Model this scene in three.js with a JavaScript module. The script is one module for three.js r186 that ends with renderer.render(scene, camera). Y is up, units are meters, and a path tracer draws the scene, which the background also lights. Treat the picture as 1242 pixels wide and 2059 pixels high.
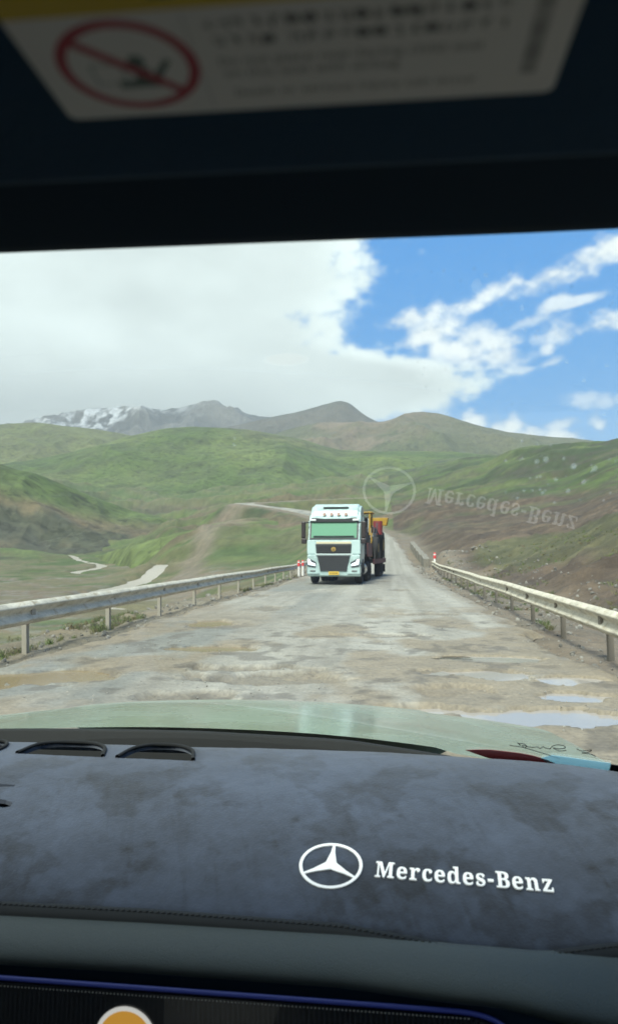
import * as THREE from 'three';
import { mergeGeometries, mergeVertices } from 'three/addons/utils/BufferGeometryUtils.js';
import { RoundedBoxGeometry } from 'three/addons/geometries/RoundedBoxGeometry.js';
import { TextGeometry } from 'three/addons/geometries/TextGeometry.js';
import { FontLoader } from 'three/addons/loaders/FontLoader.js';
import { Brush, Evaluator, SUBTRACTION } from 'three-bvh-csg';

/* ------------------------------------------------ camera, light, exposure */
const EYE = 1.4;                                   // phone held at the passenger seat, 1.4 m above the road
const scene = new THREE.Scene();
const camera = new THREE.PerspectiveCamera(67.01, 617 / 1024, 0.05, 12000);
camera.position.set(0, EYE, 0);
camera.rotation.order = 'YXZ';
camera.rotation.set(THREE.MathUtils.degToRad(3.11), THREE.MathUtils.degToRad(5.84), 0);
camera.focus = 2.2; camera.userData.fStop = 9;
scene.add(camera);
const renderer = new THREE.WebGLRenderer({ antialias: true });
renderer.toneMapping = THREE.LinearToneMapping;
renderer.toneMappingExposure = 2.3;
renderer.shadowMap.enabled = true;
const sun = new THREE.DirectionalLight(new THREE.Color(1, 0.96, 0.88), 3.3);
const SUN_AZ = THREE.MathUtils.degToRad(-168), SUN_EL = THREE.MathUtils.degToRad(54);
sun.position.set(Math.sin(SUN_AZ) * Math.cos(SUN_EL), Math.sin(SUN_EL), -Math.cos(SUN_AZ) * Math.cos(SUN_EL)).multiplyScalar(300);
sun.target.position.set(0, 0, 0);
sun.castShadow = true; sun.shadow.radius = 33;     // sun behind cloud: a wide soft source
Object.assign(sun.shadow.camera, { left: -120, right: 120, top: 120, bottom: -120, near: 1, far: 900 });
sun.shadow.mapSize.set(2048, 2048);
scene.add(sun, sun.target);

/* ------------------------------------------------ helpers */
const { sin, cos, abs, max, min, PI, hypot, floor, sqrt, exp, atan2, asin } = Math;
let seed = 7;
const rnd = () => { seed = (seed * 1664525 + 1013904223) >>> 0; return seed / 4294967296; };
const rr = (a, b) => a + (b - a) * rnd();
const clamp = (v, a = 0, b = 1) => v < a ? a : v > b ? b : v;
const lerp = (a, b, t) => a + (b - a) * t;
const sst = (a, b, v) => { const t = clamp((v - a) / (b - a)); return t * t * (3 - 2 * t); };
const mul = (c, v) => [c[0] * v, c[1] * v, c[2] * v];
const mix3 = (a, b, t) => [lerp(a[0], b[0], t), lerp(a[1], b[1], t), lerp(a[2], b[2], t)];
const h3 = (x, y, z) => { let n = Math.imul(x, 374761393) ^ Math.imul(y, 668265263) ^ Math.imul(z, 1274126177); n = Math.imul(n ^ (n >>> 13), 1274126177); return ((n ^ (n >>> 16)) >>> 0) / 4294967296; };
function noise3(x, y, z) {
  const xi = floor(x), yi = floor(y), zi = floor(z); let u = x - xi, v = y - yi, w = z - zi;
  u = u * u * u * (u * (u * 6 - 15) + 10); v = v * v * v * (v * (v * 6 - 15) + 10); w = w * w * w * (w * (w * 6 - 15) + 10);
  const a = lerp(lerp(h3(xi, yi, zi), h3(xi + 1, yi, zi), u), lerp(h3(xi, yi + 1, zi), h3(xi + 1, yi + 1, zi), u), v);
  const b = lerp(lerp(h3(xi, yi, zi + 1), h3(xi + 1, yi, zi + 1), u), lerp(h3(xi, yi + 1, zi + 1), h3(xi + 1, yi + 1, zi + 1), u), v);
  return lerp(a, b, w);
}
function noise2(x, y, k = 0) {
  const xi = floor(x), yi = floor(y); let u = x - xi, v = y - yi;
  u = u * u * (3 - 2 * u); v = v * v * (3 - 2 * v);
  return lerp(lerp(h3(xi, yi, k), h3(xi + 1, yi, k), u), lerp(h3(xi, yi + 1, k), h3(xi + 1, yi + 1, k), u), v);
}
function fbm2(x, y, o = 5, k = 0) { let s = 0, a = 0.5, t = 0; for (let i = 0; i < o; i++) { s += a * noise2(x, y, k + i); t += a; a *= 0.5; const X = x * 1.62 - y * 1.18, Y = x * 1.18 + y * 1.62; x = X + 3.1; y = Y - 7.7; } return s / t; }
function fbm3(x, y, z, o = 5) { let s = 0, a = 0.5, t = 0; for (let i = 0; i < o; i++) { s += a * noise3(x, y, z); t += a; a *= 0.52; x = x * 2.03 + 5.2; y = y * 2.03 - 1.3; z = z * 2.03 + 9.1; } return s / t; }
function ridged(x, y, o = 5, k = 0) { let s = 0, a = 0.5, t = 0, w = 1; for (let i = 0; i < o; i++) { const n = 1 - abs(2 * noise2(x, y, k + i) - 1); s += a * n * n * w; t += a; w = clamp(n * 1.6); a *= 0.5; const X = x * 1.62 - y * 1.18, Y = x * 1.18 + y * 1.62; x = X + 3.1; y = Y - 7.7; } return s / t; }
function interp(table, x) {                         // smooth interpolation through [x, value] pairs
  const n = table.length; if (x <= table[0][0]) return table[0][1]; if (x >= table[n - 1][0]) return table[n - 1][1];
  let i = 0; while (table[i + 1][0] < x) i++;
  const [x0, y0] = table[i], [x1, y1] = table[i + 1], t = (x - x0) / (x1 - x0);
  const m0 = i > 0 ? (y1 - table[i - 1][1]) / (x1 - table[i - 1][0]) : (y1 - y0) / (x1 - x0);
  const m1 = i < n - 2 ? (table[i + 2][1] - y0) / (table[i + 2][0] - x0) : (y1 - y0) / (x1 - x0);
  const d = x1 - x0, t2 = t * t, t3 = t2 * t;
  return (2 * t3 - 3 * t2 + 1) * y0 + (t3 - 2 * t2 + t) * d * m0 + (-2 * t3 + 3 * t2) * y1 + (t3 - t2) * d * m1;
}
const lin = (table, x) => { const n = table.length; if (x <= table[0][0]) return table[0][1]; if (x >= table[n - 1][0]) return table[n - 1][1]; let i = 0; while (table[i + 1][0] < x) i++; return lerp(table[i][1], table[i + 1][1], (x - table[i][0]) / (table[i + 1][0] - table[i][0])); };
const col = (r, g, b) => new THREE.Color().setRGB(r, g, b);
const std = (r, g, b, rough = 0.7, o = {}) => new THREE.MeshStandardMaterial({ color: col(r, g, b), roughness: rough, ...o });
const phy = (r, g, b, rough = 0.5, o = {}) => new THREE.MeshPhysicalMaterial({ color: col(r, g, b), roughness: rough, ...o });
const taken = {};
const numbered = (n) => { const k = (taken[n] = (taken[n] ?? -1) + 1); return k ? `${n}_${String(k).padStart(3, '0')}` : n; };
const tag = (o, label, category, group) => { o.userData.label = label; o.userData.category = category; if (group) o.userData.group = group; return o; };
function mesh(name, geometry, material, parent = scene) {
  const m = new THREE.Mesh(geometry, material); m.name = parent === scene ? numbered(name) : name; m.castShadow = m.receiveShadow = true; parent.add(m); return m;
}
function group(name, label, category, g) { const o = new THREE.Group(); o.name = numbered(name); scene.add(o); tag(o, label, category, g); return o; }
const setting = (m) => { m.userData.kind = 'structure'; return m; };
function grid(nu, nv, fn, closeU = false) {        // fn(u, v) -> {p, c?, uv?}
  const pos = [], uv = [], cl = [], idx = []; let hasC = false;
  for (let j = 0; j <= nv; j++) for (let i = 0; i <= nu; i++) {
    const r = fn(i / nu, j / nv, i, j); pos.push(r.p[0], r.p[1], r.p[2]); uv.push(...(r.uv ?? [i / nu, j / nv])); if (r.c) { hasC = true; cl.push(...r.c); }
  }
  for (let j = 0; j < nv; j++) for (let i = 0; i < nu; i++) { const a = j * (nu + 1) + i, b = a + 1, c = a + nu + 1, d = c + 1; idx.push(a, b, d, a, d, c); }
  const g = new THREE.BufferGeometry();
  g.setAttribute('position', new THREE.Float32BufferAttribute(pos, 3)); g.setAttribute('uv', new THREE.Float32BufferAttribute(uv, 2));
  if (hasC) g.setAttribute('color', new THREE.Float32BufferAttribute(cl, 3));
  g.setIndex(idx); g.computeVertexNormals(); return g;
}
const box = (w, h, d, x = 0, y = 0, z = 0, r = 0) => (r ? new RoundedBoxGeometry(w, h, d, 2, r) : new THREE.BoxGeometry(w, h, d)).translate(x, y, z);
const cyl = (r0, r1, h, n = 20) => new THREE.CylinderGeometry(r0, r1, h, n);
const tube = (pts, r, seg = 40, rad = 8) => new THREE.TubeGeometry(new THREE.CatmullRomCurve3(pts.map((p) => new THREE.Vector3(...p))), seg, r, rad, false);
const merge = (list) => mergeGeometries(list.map((g) => { const n = g.index ? g.toNonIndexed() : g; for (const k of Object.keys(n.attributes)) if (!['position', 'normal', 'uv'].includes(k)) n.deleteAttribute(k); return n; }));
function dataTex(n, fn, srgb = true, m = n) {
  const d = new Uint8Array(n * m * 4);
  for (let y = 0; y < m; y++) for (let x = 0; x < n; x++) { const c = fn(x / n, y / m), k = (y * n + x) * 4; for (let i = 0; i < 3; i++) d[k + i] = clamp(Array.isArray(c) ? c[i] : c) * 255; d[k + 3] = 255; }
  const t = new THREE.DataTexture(d, n, m); t.wrapS = t.wrapT = THREE.RepeatWrapping; t.magFilter = THREE.LinearFilter; t.minFilter = THREE.LinearMipmapLinearFilter; t.generateMipmaps = true;
  if (srgb) t.colorSpace = THREE.SRGBColorSpace; t.needsUpdate = true; return t;
}
function tileFbm(u, v, f, o, k) {                   // fbm that repeats over the unit square
  let s = 0, a = 0.5, t = 0;
  for (let i = 0; i < o; i++) {
    const X = u * f, Y = v * f, xi = floor(X), yi = floor(Y); let p = X - xi, q = Y - yi; p = p * p * (3 - 2 * p); q = q * q * (3 - 2 * q);
    const w = (x, y) => h3(((x % f) + f) % f, ((y % f) + f) % f, k + i);
    s += a * lerp(lerp(w(xi, yi), w(xi + 1, yi), p), lerp(w(xi, yi + 1), w(xi + 1, yi + 1), p), q); t += a; a *= 0.55; f *= 2;
  }
  return s / t;
}
const rep = (t, x, y = x) => { const c = t.clone(); c.repeat.set(x, y); c.needsUpdate = true; return c; };

/* ------------------------------------------------ sky: cloud bank on one side, blue with small cumulus on the other */
{
  const SW = 4096, SH = 2048, data = new Float32Array(SW * SH * 4);
  const edge = [[4, -6], [8.8, -0.5], [9.7, 2.2], [10.6, 4.6], [11.3, 6.6], [11.9, 8.0], [12.4, 8.4], [13.3, 7.2], [14.0, 3.2], [14.7, -0.6], [15.4, -2.6], [17.4, -3.0], [18.6, -1.8], [19.8, -0.5], [22, -0.3], [26, 1.6], [34, 3], [60, 6]];
  const puffs = [ // az, el, half-length, half-height, tilt, strength
    [15.6, 20.4, 5.2, 0.62, 17, 1], [18.5, 21.2, 3, 0.8, 12, 1], [7.5, 18.45, 2.0, 0.42, 24, 1], [9.0, 18.95, 0.9, 0.36, 20, 1],
    [1.6, 17.05, 2.3, 0.5, 8, 1], [3.1, 17.2, 1.0, 0.5, 20, 0.9], [3.2, 15.95, 1.5, 0.62, 20, 1], [6.0, 15.35, 1.4, 0.5, 24, 0.9], [7.6, 14.9, 1.3, 0.62, 8, 0.95], [5.0, 14.5, 2.5, 0.7, 4, 1], [8.0, 14.1, 1.2, 0.5, 0, 0.9], [4.0, 13.4, 4.0, 0.75, 2, 1],
    [12.0, 17.3, 0.9, 0.36, 30, 0.8], [13.4, 17.35, 1.7, 0.2, 10, 0.75], [12.7, 15.6, 1.3, 0.55, 12, 0.85], [15.0, 15.75, 2.6, 0.5, 9, 1], [18.4, 16.3, 2.2, 0.6, 9, 1], [10.3, 16.3, 1.4, 0.26, 14, 0.55],
    [11.5, 14.35, 0.4, 0.26, 30, 0.8], [11.7, 13.35, 0.8, 0.24, 16, 0.75], [9.5, 13.0, 1.4, 0.14, 4, 0.55],
    [6.2, 9.2, 1.9, 0.75, -4, 1.1], [8.4, 8.8, 1.5, 0.95, -14, 1.1], [9.9, 8.1, 1.3, 0.7, -20, 1.1], [12.4, 8.2, 1.25, 0.55, 0, 1], [12.3, 9.0, 0.9, 0.3, 6, 0.7], [14.9, 8.95, 0.52, 0.5, 40, 0.8], [16.3, 8.9, 0.6, 0.5, 0, 0.9], [16.6, 10.7, 2.6, 0.42, 0, 0.55],
    [21, 9, 2.6, 0.8, 0, 1], [26, 12, 3, 0.9, 8, 1], [24, 18, 3, 0.8, 14, 1], [31, 9, 3, 1, 0, 1], [36, 15, 3.4, 1, 10, 1], [45, 10, 4, 1.2, 0, 1], [52, 19, 4, 1.3, 10, 1], [62, 12, 5, 1.4, 0, 1],
  ].map((p) => [p[0], p[1], p[2] * 1.15, p[3] * 1.35, p[4], p[5], cos(p[4] * PI / 180), sin(p[4] * PI / 180)]);
  for (let j = 0; j < SH; j++) {
    const el = ((j + 0.5) / SH - 0.5) * 180, ce = cos(el * PI / 180), se = sin(el * PI / 180);
    const near = el > 0 && el < 45, step = near ? 1 : 2;
    for (let i = 0; i < SW; i++) {
      const th = ((i + 0.5) / SW - 0.5) * 2 * PI, x = cos(th) * ce, z = sin(th) * ce, az = atan2(x, -z) * 180 / PI, k = (j * SW + i) * 4;
      const e = max(el, 0), hz = exp(-e / 14);
      let c = mix3([0.010, 0.130, 0.385], [0.036, 0.240, 0.50], hz); c = mix3(c, [0.20, 0.31, 0.42], exp(-e / 3.2) * 0.8);
      if (el > -1) {
        const inFront = abs(az) < 80, o = inFront && near ? 6 : 4;
        const w1 = fbm3(x * 7, se * 11, z * 7, o) - 0.5, w2 = fbm3(x * 26 + 9, se * 40, z * 26, o) - 0.5;
        const ed = lin(edge, e);
        let cov = (ed - az) / (3.2 + e * 0.05);
        const far = sst(50, 130, abs(az)), turn = (fbm3(x * 1.7 + 4, se * 2.2, z * 1.7, 3) - 0.43) * 5;
        cov = lerp(clamp(cov, -1.4, 1.6), turn, far * (az > 0 ? 1 : sst(90, 178, -az)));
        const w3 = inFront && near ? fbm3(x * 70 + 3, se * 90, z * 70, 4) - 0.5 : 0, bank = sst(-0.36, 0.62, cov + w1 * 1.3 + w2 * 2.0 + w3 * 0.7);
        let puff = 0;
        if (az > -6 && az < 72 && el < 26) for (const p of puffs) {
          const dx = (az - p[0]) * ce, dy = e - p[1]; if (abs(dx) > p[2] * 1.7 + 1 || abs(dy) > p[2] * 0.9 + p[3] * 2) continue;
          const a = (dx * p[6] + dy * p[7]) / p[2], b = (-dx * p[7] + dy * p[6]) / p[3], v = 1 - hypot(a, b);
          puff = max(puff, sst(-0.30, 1.0, v * 0.85 + w2 * 2.4 + w1 * 0.7 + w3 * 0.9) * p[5] * sst(-1.0, -0.2, v));
        }
        if (az > 60 || el > 24 || az < -120) puff = max(puff, sst(0.54, 0.66, fbm3(x * 6 + 2, se * 12, z * 6, 5)) * sst(55, 75, abs(az) + e) * 0.9);
        const soft = fbm3(x * 3.3 + 20, se * 7 + 3, z * 3.3, 4), fine = w2 * 0.22 + w1 * 0.3;
        // the bank is thick and grey away from its edge, thickest and darkest low down on the left
        const thick = sst(0.35, 1.6, cov) * (1 - 0.6 * far);
        const low = sst(15, 9.5, e) * sst(-1, -14, az) * (1 - far);
        let L = lerp(0.57, 0.475, thick) + (soft - 0.5) * 0.26 + fine * 0.34 * (1 - 0.6 * thick) + (fbm3(x * 9 + 31, se * 22, z * 9, 5) - 0.5) * 0.12; L = lerp(L, 0.29 + (soft - 0.5) * 0.14, low * 0.9);
        c = mix3(c, [L * 0.945, L * 1.0, L * 0.995], bank);
        const P = 0.47 + fine * 0.35 + w3 * 0.12 + clamp(puff) * 0.05; c = mix3(c, [P, P * 1.005, P * 1.02], clamp(puff) * (1 - bank * 0.8));
      } else c = [0.2, 0.2, 0.17];
      data[k] = c[0]; data[k + 1] = c[1]; data[k + 2] = c[2]; data[k + 3] = 1;
    }
  }
  const t = new THREE.DataTexture(data, SW, SH, THREE.RGBAFormat, THREE.FloatType); t.mapping = THREE.EquirectangularReflectionMapping; t.magFilter = t.minFilter = THREE.LinearFilter; t.needsUpdate = true;
  scene.background = t; scene.environment = t;
}
scene.fog = new THREE.FogExp2(col(0.80, 0.87, 0.92), 0.00015);

/* ------------------------------------------------ the road's course */
const roadPts = [[-1.1, 0, 30], [-1.1, 0, 10], [-1.15, 0, -5], [-1.2, 0, -20], [-1.35, 0, -40], [-1.5, 0.15, -56], [-1.7, 0.9, -72], [-2.1, 2.3, -92], [-3.0, 4.1, -116], [-5.5, 6.0, -142], [-11, 8.8, -178], [-20, 12.4, -214], [-32, 15.6, -240], [-45, 17.9, -256], [-50, 19.3, -268], [-44, 20.5, -282], [-30, 21.8, -292], [-8, 23.5, -305]];
const roadCurve = new THREE.CatmullRomCurve3(roadPts.map((p) => new THREE.Vector3(...p)), false, 'catmullrom', 0.5);
const ROADN = 700, roadS = roadCurve.getSpacedPoints(ROADN);
const roadW = (z) => lin([[-300, 3.6], [-200, 3.6], [-120, 3.5], [-60, 3.9], [10, 3.75]], z);   // half-width
function nearRoad(x, z) { let best = 1e9, bi = 0; for (let i = 0; i <= ROADN; i += 4) { const p = roadS[i], d = (p.x - x) ** 2 + (p.z - z) ** 2; if (d < best) { best = d; bi = i; } } for (let i = max(0, bi - 4); i <= min(ROADN, bi + 4); i++) { const p = roadS[i], d = (p.x - x) ** 2 + (p.z - z) ** 2; if (d < best) { best = d; bi = i; } } return [sqrt(best), roadS[bi].y, roadS[bi].z]; }
const holes = [ // x, z, radius x, radius z, depth: broken patches of the surface
  [1.25, -6.92, 0.85, 0.46, 0.075], [1.75, -8.0, 0.45, 0.28, 0.06], [1.95, -9.0, 0.42, 0.5, 0.05], [1.35, -10.7, 0.85, 0.35, 0.04], [0.7, -8.2, 0.5, 0.4, 0.035], [1.0, -9.3, 0.75, 0.5, 0.04],
  [-1.3, -8.9, 1.2, 0.55, 0.05], [-2.75, -11.5, 0.75, 0.45, 0.06], [-3.9, -8.5, 0.8, 0.7, 0.05], [-3.6, -15.6, 0.55, 0.9, 0.05], [0.35, -7.1, 0.55, 0.3, 0.05], [-0.2, -13.5, 1.2, 0.35, 0.025], [-1.9, -9.6, 0.8, 0.4, 0.05],
  [-2.0, -7.6, 0.7, 0.4, 0.04], [0.8, -18.5, 0.9, 0.5, 0.03], [-0.6, -24, 0.6, 0.9, 0.03], [-3.1, -20, 0.6, 1.2, 0.04], [-4.3, -26, 0.4, 1.4, 0.04], [0.4, -31, 0.5, 1.1, 0.03], [-0.4, -40, 0.5, 1.2, 0.03], [-0.9, -5.2, 1.2, 0.5, 0.05],
];
const holeAt = (x, z) => { let h = 0; const n1 = fbm2(x * 2.2, z * 2.2, 4, 31) - 0.5, n2 = fbm2(x * 7, z * 7, 3, 37) - 0.5; for (const [a, b, ra, rb, d] of holes) { const r = hypot((x - a) / ra, (z - b) / rb); if (r < 1.7) h = max(h, d * 1.25 * sst(0.1, 0.26, 1 - r + n1 * 1.2 + n2 * 0.5)); } return h; };

/* ------------------------------------------------ ground: road embankment, stream valley on the left, cut bank and hillside on the right */
const DIST = [45, 70, 110, 160, 220, 300, 400, 520, 700, 1000];
const COLS = [ // bearing to the right of straight ahead (m sideways per m forward), then height above the eye per metre of distance
  [-4.0, [1290, 1235, 1190, 1165, 1130, 1080, 1030, 990, 960, 950]], [-0.9, [1288, 1228, 1186, 1162, 1135, 1100, 1050, 1000, 960, 950]],
  [-0.50, [1286, 1226, 1186, 1161, 1141, 1116, 1078, 1016, 972, 965]], [-0.405, [1286, 1226, 1186, 1161, 1143, 1118, 1090, 1042, 992, 970]], [-0.335, [1286, 1226, 1184, 1156, 1136, 1112, 1078, 1040, 1000, 972]],
  [-0.277, [1272, 1216, 1164, 1118, 1084, 1064, 1048, 1028, 1000, 975]], [-0.212, [1258, 1196, 1140, 1096, 1060, 1038, 1022, 1008, 990, 968]], [-0.141, [1200, 1166, 1128, 1086, 1046, 1016, 1004, 990, 975, 960]],
  [-0.083, [1172, 1150, 1108, 1073, 1040, 1016, 1002, 986, 970, 960]], [-0.026, [1160, 1135, 1092, 1062, 1038, 1016, 998, 982, 966, 955]], [0.013, [1156, 1122, 1078, 1050, 1030, 1008, 988, 972, 956, 945]], [0.058, [1150, 1096, 1054, 1036, 1014, 988, 966, 952, 938, 930]],
  [0.109, [1140, 1086, 1048, 1030, 1004, 975, 950, 936, 925, 925]], [0.174, [1118, 1072, 1034, 1008, 978, 938, 916, 918, 930, 940]], [0.21, [1100, 1062, 1026, 1000, 966, 922, 912, 918, 930, 940]], [0.297, [1050, 1016, 984, 956, 930, 908, 912, 915, 930, 945]],
  [0.55, [960, 930, 910, 900, 890, 890, 900, 920, 930, 945]], [1.2, [900, 890, 890, 890, 890, 890, 900, 920, 930, 945]], [4.0, [1000, 960, 930, 920, 910, 900, 900, 920, 930, 945]],
];
function tableH(az, d) {                            // az: tangent-like bearing
  let i = 0; while (i < COLS.length - 2 && COLS[i + 1][0] < az) i++;
  const t = clamp((az - COLS[i][0]) / (COLS[i + 1][0] - COLS[i][0])), s = t * t * (3 - 2 * t), L = Math.log(max(d, 20));
  const y = lerp(interp(DIST.map((q, n) => [Math.log(q), COLS[i][1][n]]), L), interp(DIST.map((q, n) => [Math.log(q), COLS[i + 1][1][n]]), L), lerp(t, s, 0.6));
  return EYE + (1114 - y) / 1555 * d;
}
function groundBase(x, z) {
  const d = hypot(x, z), fwd = -z;
  // close by: a low embankment, falling to the valley on the left, rising as a cut bank on the right
  const k = x < -1 ? -x - 6.3 : x - 3.6;
  let near;
  if (x < -1) near = k < 0 ? 0 : -min(3.6, k * 0.55) - 0.0;
  else near = k < 0 ? 0 : -0.25 * sst(0, 0.8, k) + max(0, k - 0.9) * 0.38 + max(0, k - 4) * 0.1;
  near += (fbm2(x * 0.35, z * 0.35, 4, 3) - 0.5) * 0.7 * sst(0.3, 3, k);
  let h = near;
  const bear = fwd > 0.3 * abs(x) ? x / max(fwd, 0.01) : (x > 0 ? 4 : -4);
  const w = sst(30, 62, d) * sst(-30, 20, fwd);
  if (w > 0) h = lerp(near, tableH(clamp(bear, -4, 4), d), w);
  // relief that grows with distance
  const g = sst(40, 160, d), fl = x < -6 ? 0.12 + 0.88 * sst(-1.5, 5, h) : 1;
  h += g * fl * ((fbm2(x * 0.018, z * 0.018, 5, 11) - 0.5) * min(10, d * 0.03) + (ridged(x * 0.022, z * 0.022, 5, 17) - 0.45) * min(9, d * 0.028) * sst(-6, -25, x) + (ridged(x * 0.05, z * 0.05, 4, 19) - 0.45) * min(2.2, d * 0.011));
  const [rd, ry, rz] = nearRoad(x, z), hw = roadW(rz);
  const side = rz < -62 ? 2.5 : 2.0;
  const m = 1 - sst(hw + 0.7, hw + side + (rz < -62 ? 3 + (-rz - 62) * 0.05 : 0), rd);
  h = lerp(h, ry - 0.16, fwd > 62 ? m : m * 1);
  // shoulder gravel and clods
  const off = sst(hw - 0.3, hw + 0.5, rd);
  h += off * (fbm2(x * 1.3, z * 1.3, 4, 5) - 0.5) * 0.16 * (1 - sst(60, 200, d)) + off * (fbm2(x * 5, z * 5, 3, 9) - 0.5) * 0.06 * (1 - sst(15, 40, d)) + off * 0.12 * (1 - sst(hw + 0.2, hw + 1.4, rd)) * 0.6;
  const clod = k > 0.6 && x > 0 ? (ridged(x * 0.55, z * 0.4, 4, 23) - 0.45) * 0.55 * sst(0.8, 3, k) * (1 - sst(60, 140, d)) : 0;
  return h + clod;
}
// the stream's bends, as bearing (sideways per metre forward) and distance
const st = (list) => list.map(([b, d]) => [b * d / sqrt(1 + b * b), -d / sqrt(1 + b * b)]);
const streams = [
  [st([[-0.44, 345], [-0.425, 310], [-0.410, 270], [-0.380, 232], [-0.392, 208], [-0.4175, 194], [-0.395, 178], [-0.354, 168], [-0.325, 162], [-0.299, 156], [-0.305, 145], [-0.3175, 136], [-0.345, 124], [-0.369, 115], [-0.395, 103], [-0.406, 94], [-0.40, 86], [-0.380, 79], [-0.345, 73], [-0.3065, 68], [-0.27, 62], [-0.26, 55]]), [[0, 2.2], [0.2, 3.2], [0.3, 2.2], [0.42, 1.7], [0.5, 1.7], [0.62, 2.6], [0.72, 3.4], [0.8, 2.2], [1, 1.6]]],
].map(([pts, widths]) => { const c = new THREE.CatmullRomCurve3(pts.map(([x, z]) => new THREE.Vector3(x, 0, z))), N = 260, S = []; for (let i = 0; i <= N; i++) { const p = c.getPoint(i / N), t = c.getTangent(i / N); S.push([p.x, p.z, groundBase(p.x, p.z), lin(widths, i / N) * (0.32 + 0.5 * fbm2(i * 0.07, 3, 3, 105)), t.x, t.z]); } for (let k = 0; k < 40; k++) for (let i = 1; i < N; i++) S[i][2] = (S[i - 1][2] + S[i][2] * 2 + S[i + 1][2]) / 4; return S; });
function groundH(x, z) {
  let h = groundBase(x, z); if (x > -8 || z > -45 || z < -340 || x < -150) return h;
  for (const S of streams) { let best = 1e9, b; for (const p of S) { const d = (p[0] - x) ** 2 + (p[1] - z) ** 2; if (d < best) { best = d; b = p; } } const d = sqrt(best) + (fbm2(x * 0.4, z * 0.4, 3, 107) - 0.5) * 1.6; if (d < b[3] + 9) h = lerp(h, b[2] - 0.5 + 0.9 * sst(b[3] - 0.6, b[3] + 1.2, d) * 0.75, 1 - sst(b[3] + 1, b[3] + 9, d)); }
  return h;
}
const GREEN = [0.068, 0.104, 0.028], GREEN2 = [0.118, 0.150, 0.048], DRY = [0.150, 0.135, 0.072], DIRT = [0.165, 0.118, 0.076], DIRT2 = [0.096, 0.068, 0.046], GRAVEL = [0.245, 0.222, 0.18], ROCK = [0.16, 0.15, 0.13], SCRUB = [0.034, 0.048, 0.022];
function groundC(x, z, h) {
  const d = hypot(x, z), fwd = max(-z, 0.01), b = x / fwd;
  const n1 = fbm2(x * 0.03, z * 0.03, 5, 41), n2 = fbm2(x * 0.16, z * 0.16, 5, 47), n3 = fbm2(x * 0.9, z * 0.9, 3, 53);
  let c = mix3(GREEN, GREEN2, sst(0.3, 0.7, n2 * 0.6 + n1 * 0.4)); c = mix3(c, DRY, sst(0.54, 0.74, n1) * 0.4);
  if (x > 1) { // cut bank: bare soil low, patchy grass and scrub above
    const k = x - 3.6, top = lin([[0, 8], [40, 8.5], [80, 9], [140, 12], [240, 18]], d) + (n1 - 0.5) * 7 + (n2 - 0.5) * 4;
    const soil = mul(mix3(DIRT2, DIRT, sst(0.35, 0.75, n2 * 0.5 + n3 * 0.5)), 0.8);
    let bare = 1 - sst(top - 2.5, top + 2.5, h); c = mix3(c, GREEN, 0.35); bare = max(bare, sst(0.57, 0.64, n2) * 0.7 * (1 - sst(25, 45, h)));
    bare *= 1 - 0.4 * sst(0.60, 0.68, fbm2(x * 0.09 + 7, z * 0.05, 4, 59));
    c = mix3(c, soil, clamp(bare));
    c = mix3(c, SCRUB, sst(0.50, 0.60, fbm2(x * 0.045 + 3, z * 0.045, 5, 61)) * sst(8, 18, h) * 0.75);
    c = mix3(c, [0.07, 0.06, 0.048], sst(0.56, 0.66, ridged(x * 0.06, z * 0.16 + h * 0.12, 4, 63)) * 0.55 * sst(2, 6, h));
  } else {
    // valley floor: gravel flats; bluffs of bare earth; the worn track up the spur
    const flat = sst(1.0, -1.6, h) * sst(30, 60, d) * sst(-4.8, -7, x);
    c = mix3(c, mix3(mix3(GRAVEL, DIRT, sst(0.35, 0.6, n3)), DRY, sst(0.45, 0.6, n2)), flat * sst(0.40, 0.54, n1 * 0.5 + n2 * 0.5 + 0.03));
    const gully = sst(0.40, 0.24, ridged(x * 0.022, z * 0.022, 5, 17)) * sst(80, 160, d); c = mix3(c, mix3(SCRUB, DIRT2, sst(0.4, 0.6, n2)), gully * 0.7); c = mix3(c, mix3(DIRT, DRY, 0.5), sst(0.60, 0.72, ridged(x * 0.022, z * 0.022, 5, 17)) * 0.4 * sst(80, 160, d));
    const bluff = sst(0.50, 0.62, fbm2(x * 0.025 + 9, z * 0.025, 5, 67)) * sst(0, 5, h) * (1 - sst(26, 50, h)) * sst(-8, -20, x);
    c = mix3(c, mix3(DIRT2, DIRT, n3), bluff * 0.75);
    c = mix3(c, SCRUB, sst(0.52, 0.64, fbm2(x * 0.02 + 30, z * 0.02, 5, 71)) * sst(150, 320, d) * 0.6 * sst(-0.15, -0.4, b));
    const tr = abs(b - lin([[60, -0.275], [110, -0.262], [160, -0.245], [230, -0.225], [300, -0.165]], d) + (n2 - 0.5) * 0.03);
    c = mix3(c, mix3(DIRT, GRAVEL, 0.5), (1 - sst(0.006, 0.03, tr)) * sst(60, 90, d) * (1 - sst(270, 330, d)) * 0.8);
    c = mix3(c, DIRT, sst(0.47, 0.6, fbm2(x * 0.05 + 3, z * 0.05, 4, 73)) * sst(-0.3, -0.12, b) * sst(40, 60, d) * (1 - sst(230, 330, d)) * 0.8);
  }
  const [rd, , rz] = nearRoad(x, z), hw = roadW(rz);
  const verge = 1 - sst(hw + 1.0 + n2 * 1.4, hw + 2.6 + n2 * 2.4, rd);
  c = mix3(c, mix3(GRAVEL, DIRT, n3), verge * 0.9);
  const n4 = fbm2(x * 0.32 + 50, z * 0.32, 4, 77), v = (0.72 + 0.56 * n3) * (0.68 + 0.64 * n4); c = mix3(c, SCRUB, sst(0.56, 0.66, n4) * 0.35 * sst(60, 120, d)); return [c[0] * v, c[1] * v, c[2] * v];
}
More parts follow.
